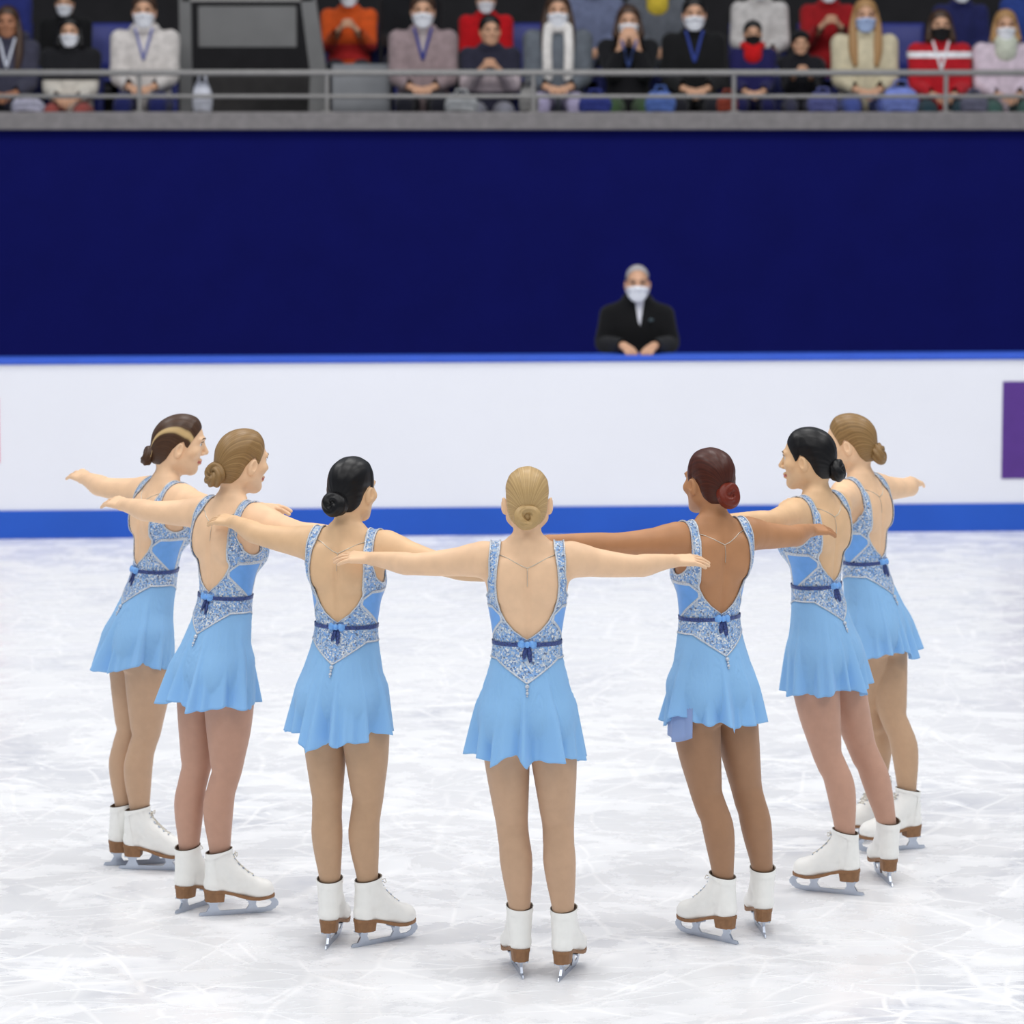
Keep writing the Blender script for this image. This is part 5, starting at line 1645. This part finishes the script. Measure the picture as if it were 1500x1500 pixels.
ROW2 = [
 dict(u=2, s=1.0, coat=(38, 46, 110), hair='hair_brown', mask='mask_white', label='spectator in a blue jacket behind the dark grey hooded coat'),
 dict(u=97, s=0.835, coat=(16, 16, 18), hair='hair_black', mask='mask_white', label='masked spectator in a black coat in the second row at left'),
 dict(u=512, s=0.90, coat=(206, 84, 30), hair='hair_brown', mask='mask_white', pose='hold', label='spectator in an orange jacket right of the stair barrier', block=[(0.62, 0.75, (180, 40, 40))]),
 dict(u=602, s=1.0, coat=(20, 20, 24), hair='hair_black', mask='mask_white', label='spectator in black behind the mauve wool coat'),
 dict(u=712, s=0.855, coat=(186, 14, 24), hair='hair_brown', mask='mask_white', label='masked spectator in a bright red jacket behind the dark-haired child'),
 dict(u=868, s=0.98, coat=(104, 112, 140), hair='hair_brown', mask='mask_white', label='spectator in a grey blue jacket in the second row'),
 dict(u=962, s=0.98, coat=(92, 96, 104), hair='hair_honey', mask='mask_white', scarf=(206, 180, 60), label='spectator in a grey jacket with a yellow scarf'),
 dict(u=1112, s=0.95, slim=0.86, coat=(196, 192, 190), hair='hair_black', mask='mask_white', label='spectator in a white jacket behind the red scarf'),
 dict(u=1212, s=0.93, slim=0.86, coat=(150, 22, 28), hair='hair_brown', mask='mask_white', pose='hold', label='spectator in a dark red jacket in the second row'),
 dict(u=1406, s=0.93, slim=0.86, coat=(32, 36, 84), hair='hair_black', mask='mask_white', label='spectator in a navy jacket behind the red and white jacket'),
 dict(u=1506, s=0.98, slim=0.86, coat=(40, 62, 130), hair='hair_black', mask='mask_white', label='spectator in a blue jacket at the right edge of the second row'),
]
Y1, Y2 = 14.95, 15.8
_r1 = []
for c in ROW1:
    x = px_x(c['u'], Y1); _r1.append(x)
    crowd_person(dict(c, loc=(x, Y1, FL1 + c.get('lift', 0)), group='spectators in the front row'))
    if 'lift' not in c:
        place_seat(x, Y1, FL1, 'blue stadium seat taken by a front row spectator', 'taken front row seats')
place_seat((_r1[8] + _r1[9]) / 2, Y1 + 0.02, FL1, 'blue stadium seat taken by a front row spectator', 'taken front row seats')
_r2 = []
for c in ROW2:
    x = px_x(c['u'], Y2); _r2.append(x)
    crowd_person(dict(c, loc=(x, Y2, FL2), group='spectators in the second row'))
    if c['u'] not in (712, 97):
        place_seat(x, Y2, FL2, 'blue stadium seat taken by a second row spectator', 'taken second row seats')
place_seat(px_x(775, Y2), Y2, FL2, 'empty blue seat right of the bright red jacket', None)
place_seat(px_x(1315, Y2), Y2, FL2, 'empty blue seat behind and right of the woman in a cream sweater', None)
place_seat(px_x(165, Y2), Y2, FL2, 'empty blue seat behind the white puffer coat', None)
place_seat(px_x(528, Y1), Y1, FL1 + 0.02, 'empty grey seat in the front row right of the stair barrier', None, grey=True)

# odds and ends on the laps and behind the rail
def bag(loc, size, rgb, name, label, cat):
    m = MB(); w, d, h = size
    V = []; F = []; nu = 14; nv = 7
    for j in range(nv):
        t = j / (nv - 1)
        k = (0.75 + 0.35 * math.sin(math.pi * min(1, t * 0.8 + 0.2))) * (1 if t < 0.95 else 0.85)
        for i in range(nu):
            a = 2 * math.pi * i / nu
            cx, sx = math.cos(a), math.sin(a)
            V.append((w / 2 * k * math.copysign(abs(cx) ** 0.6, cx), d / 2 * k * math.copysign(abs(sx) ** 0.6, sx) , h * t + 0.01 * math.sin(3 * a + 5 * t)))
    for j in range(nv - 1):
        for i in range(nu):
            F.append((j * nu + i, j * nu + (i + 1) % nu, (j + 1) * nu + (i + 1) % nu, (j + 1) * nu + i))
    F += [list(range(nu))[::-1], [(nv - 1) * nu + i for i in range(nu)]]
    m.add(V, F)
    t_ = empty(name, loc)
    m.build('bag_body', cmat(rgb), t_, True)
    for q in (-1, 1):
        m = MB(); m.tube([(-w * 0.22, q * d * 0.3, h * 0.97), (-w * 0.15, q * d * 0.3, h * 1.3), (w * 0.15, q * d * 0.3, h * 1.3), (w * 0.22, q * d * 0.3, h * 0.97)], 0.008, 6)
        m.build('handle', cmat(rgb), t_, True)
    tag(t_, label, cat)
for u_, sz, rgb, lab in ((40, (0.22, 0.10, 0.09), (190, 188, 206), 'pale lilac bag on the concrete ledge before the dark grey hooded coat'),
                         (296, (0.13, 0.10, 0.20), (206, 208, 218), 'small pale bag on the ledge right of the white puffer coat'),
                         (676, (0.22, 0.10, 0.12), (176, 178, 180), 'light grey bag on the ledge right of the mauve wool coat'),
                         (775, (0.13, 0.10, 0.17), (150, 148, 146), 'grey bag on the ledge left of the woman in the white scarf'),
                         (872, (0.22, 0.10, 0.12), (56, 66, 140), 'dark blue bag on the ledge left of the woman holding her mask'),
                         (968, (0.20, 0.10, 0.14), (92, 120, 190), 'mid blue bag on the ledge right of the woman holding her mask'),
                         (1066, (0.14, 0.10, 0.12), (150, 66, 50), 'rust red bag on the ledge left of the child with the red scarf'),
                         (1206, (0.20, 0.10, 0.13), (96, 100, 156), 'slate blue bag on the ledge left of the cream sweater'),
                         (1320, (0.24, 0.10, 0.17), (124, 140, 210), 'periwinkle bag on the ledge right of the cream sweater'),
                         (1428, (0.18, 0.10, 0.12), (110, 110, 130), 'grey bag on the ledge right of the red and white jacket')):
    bag((px_x(u_, 14.17), 14.182, 2.592), sz, rgb, 'tote_bag', lab, 'bag')
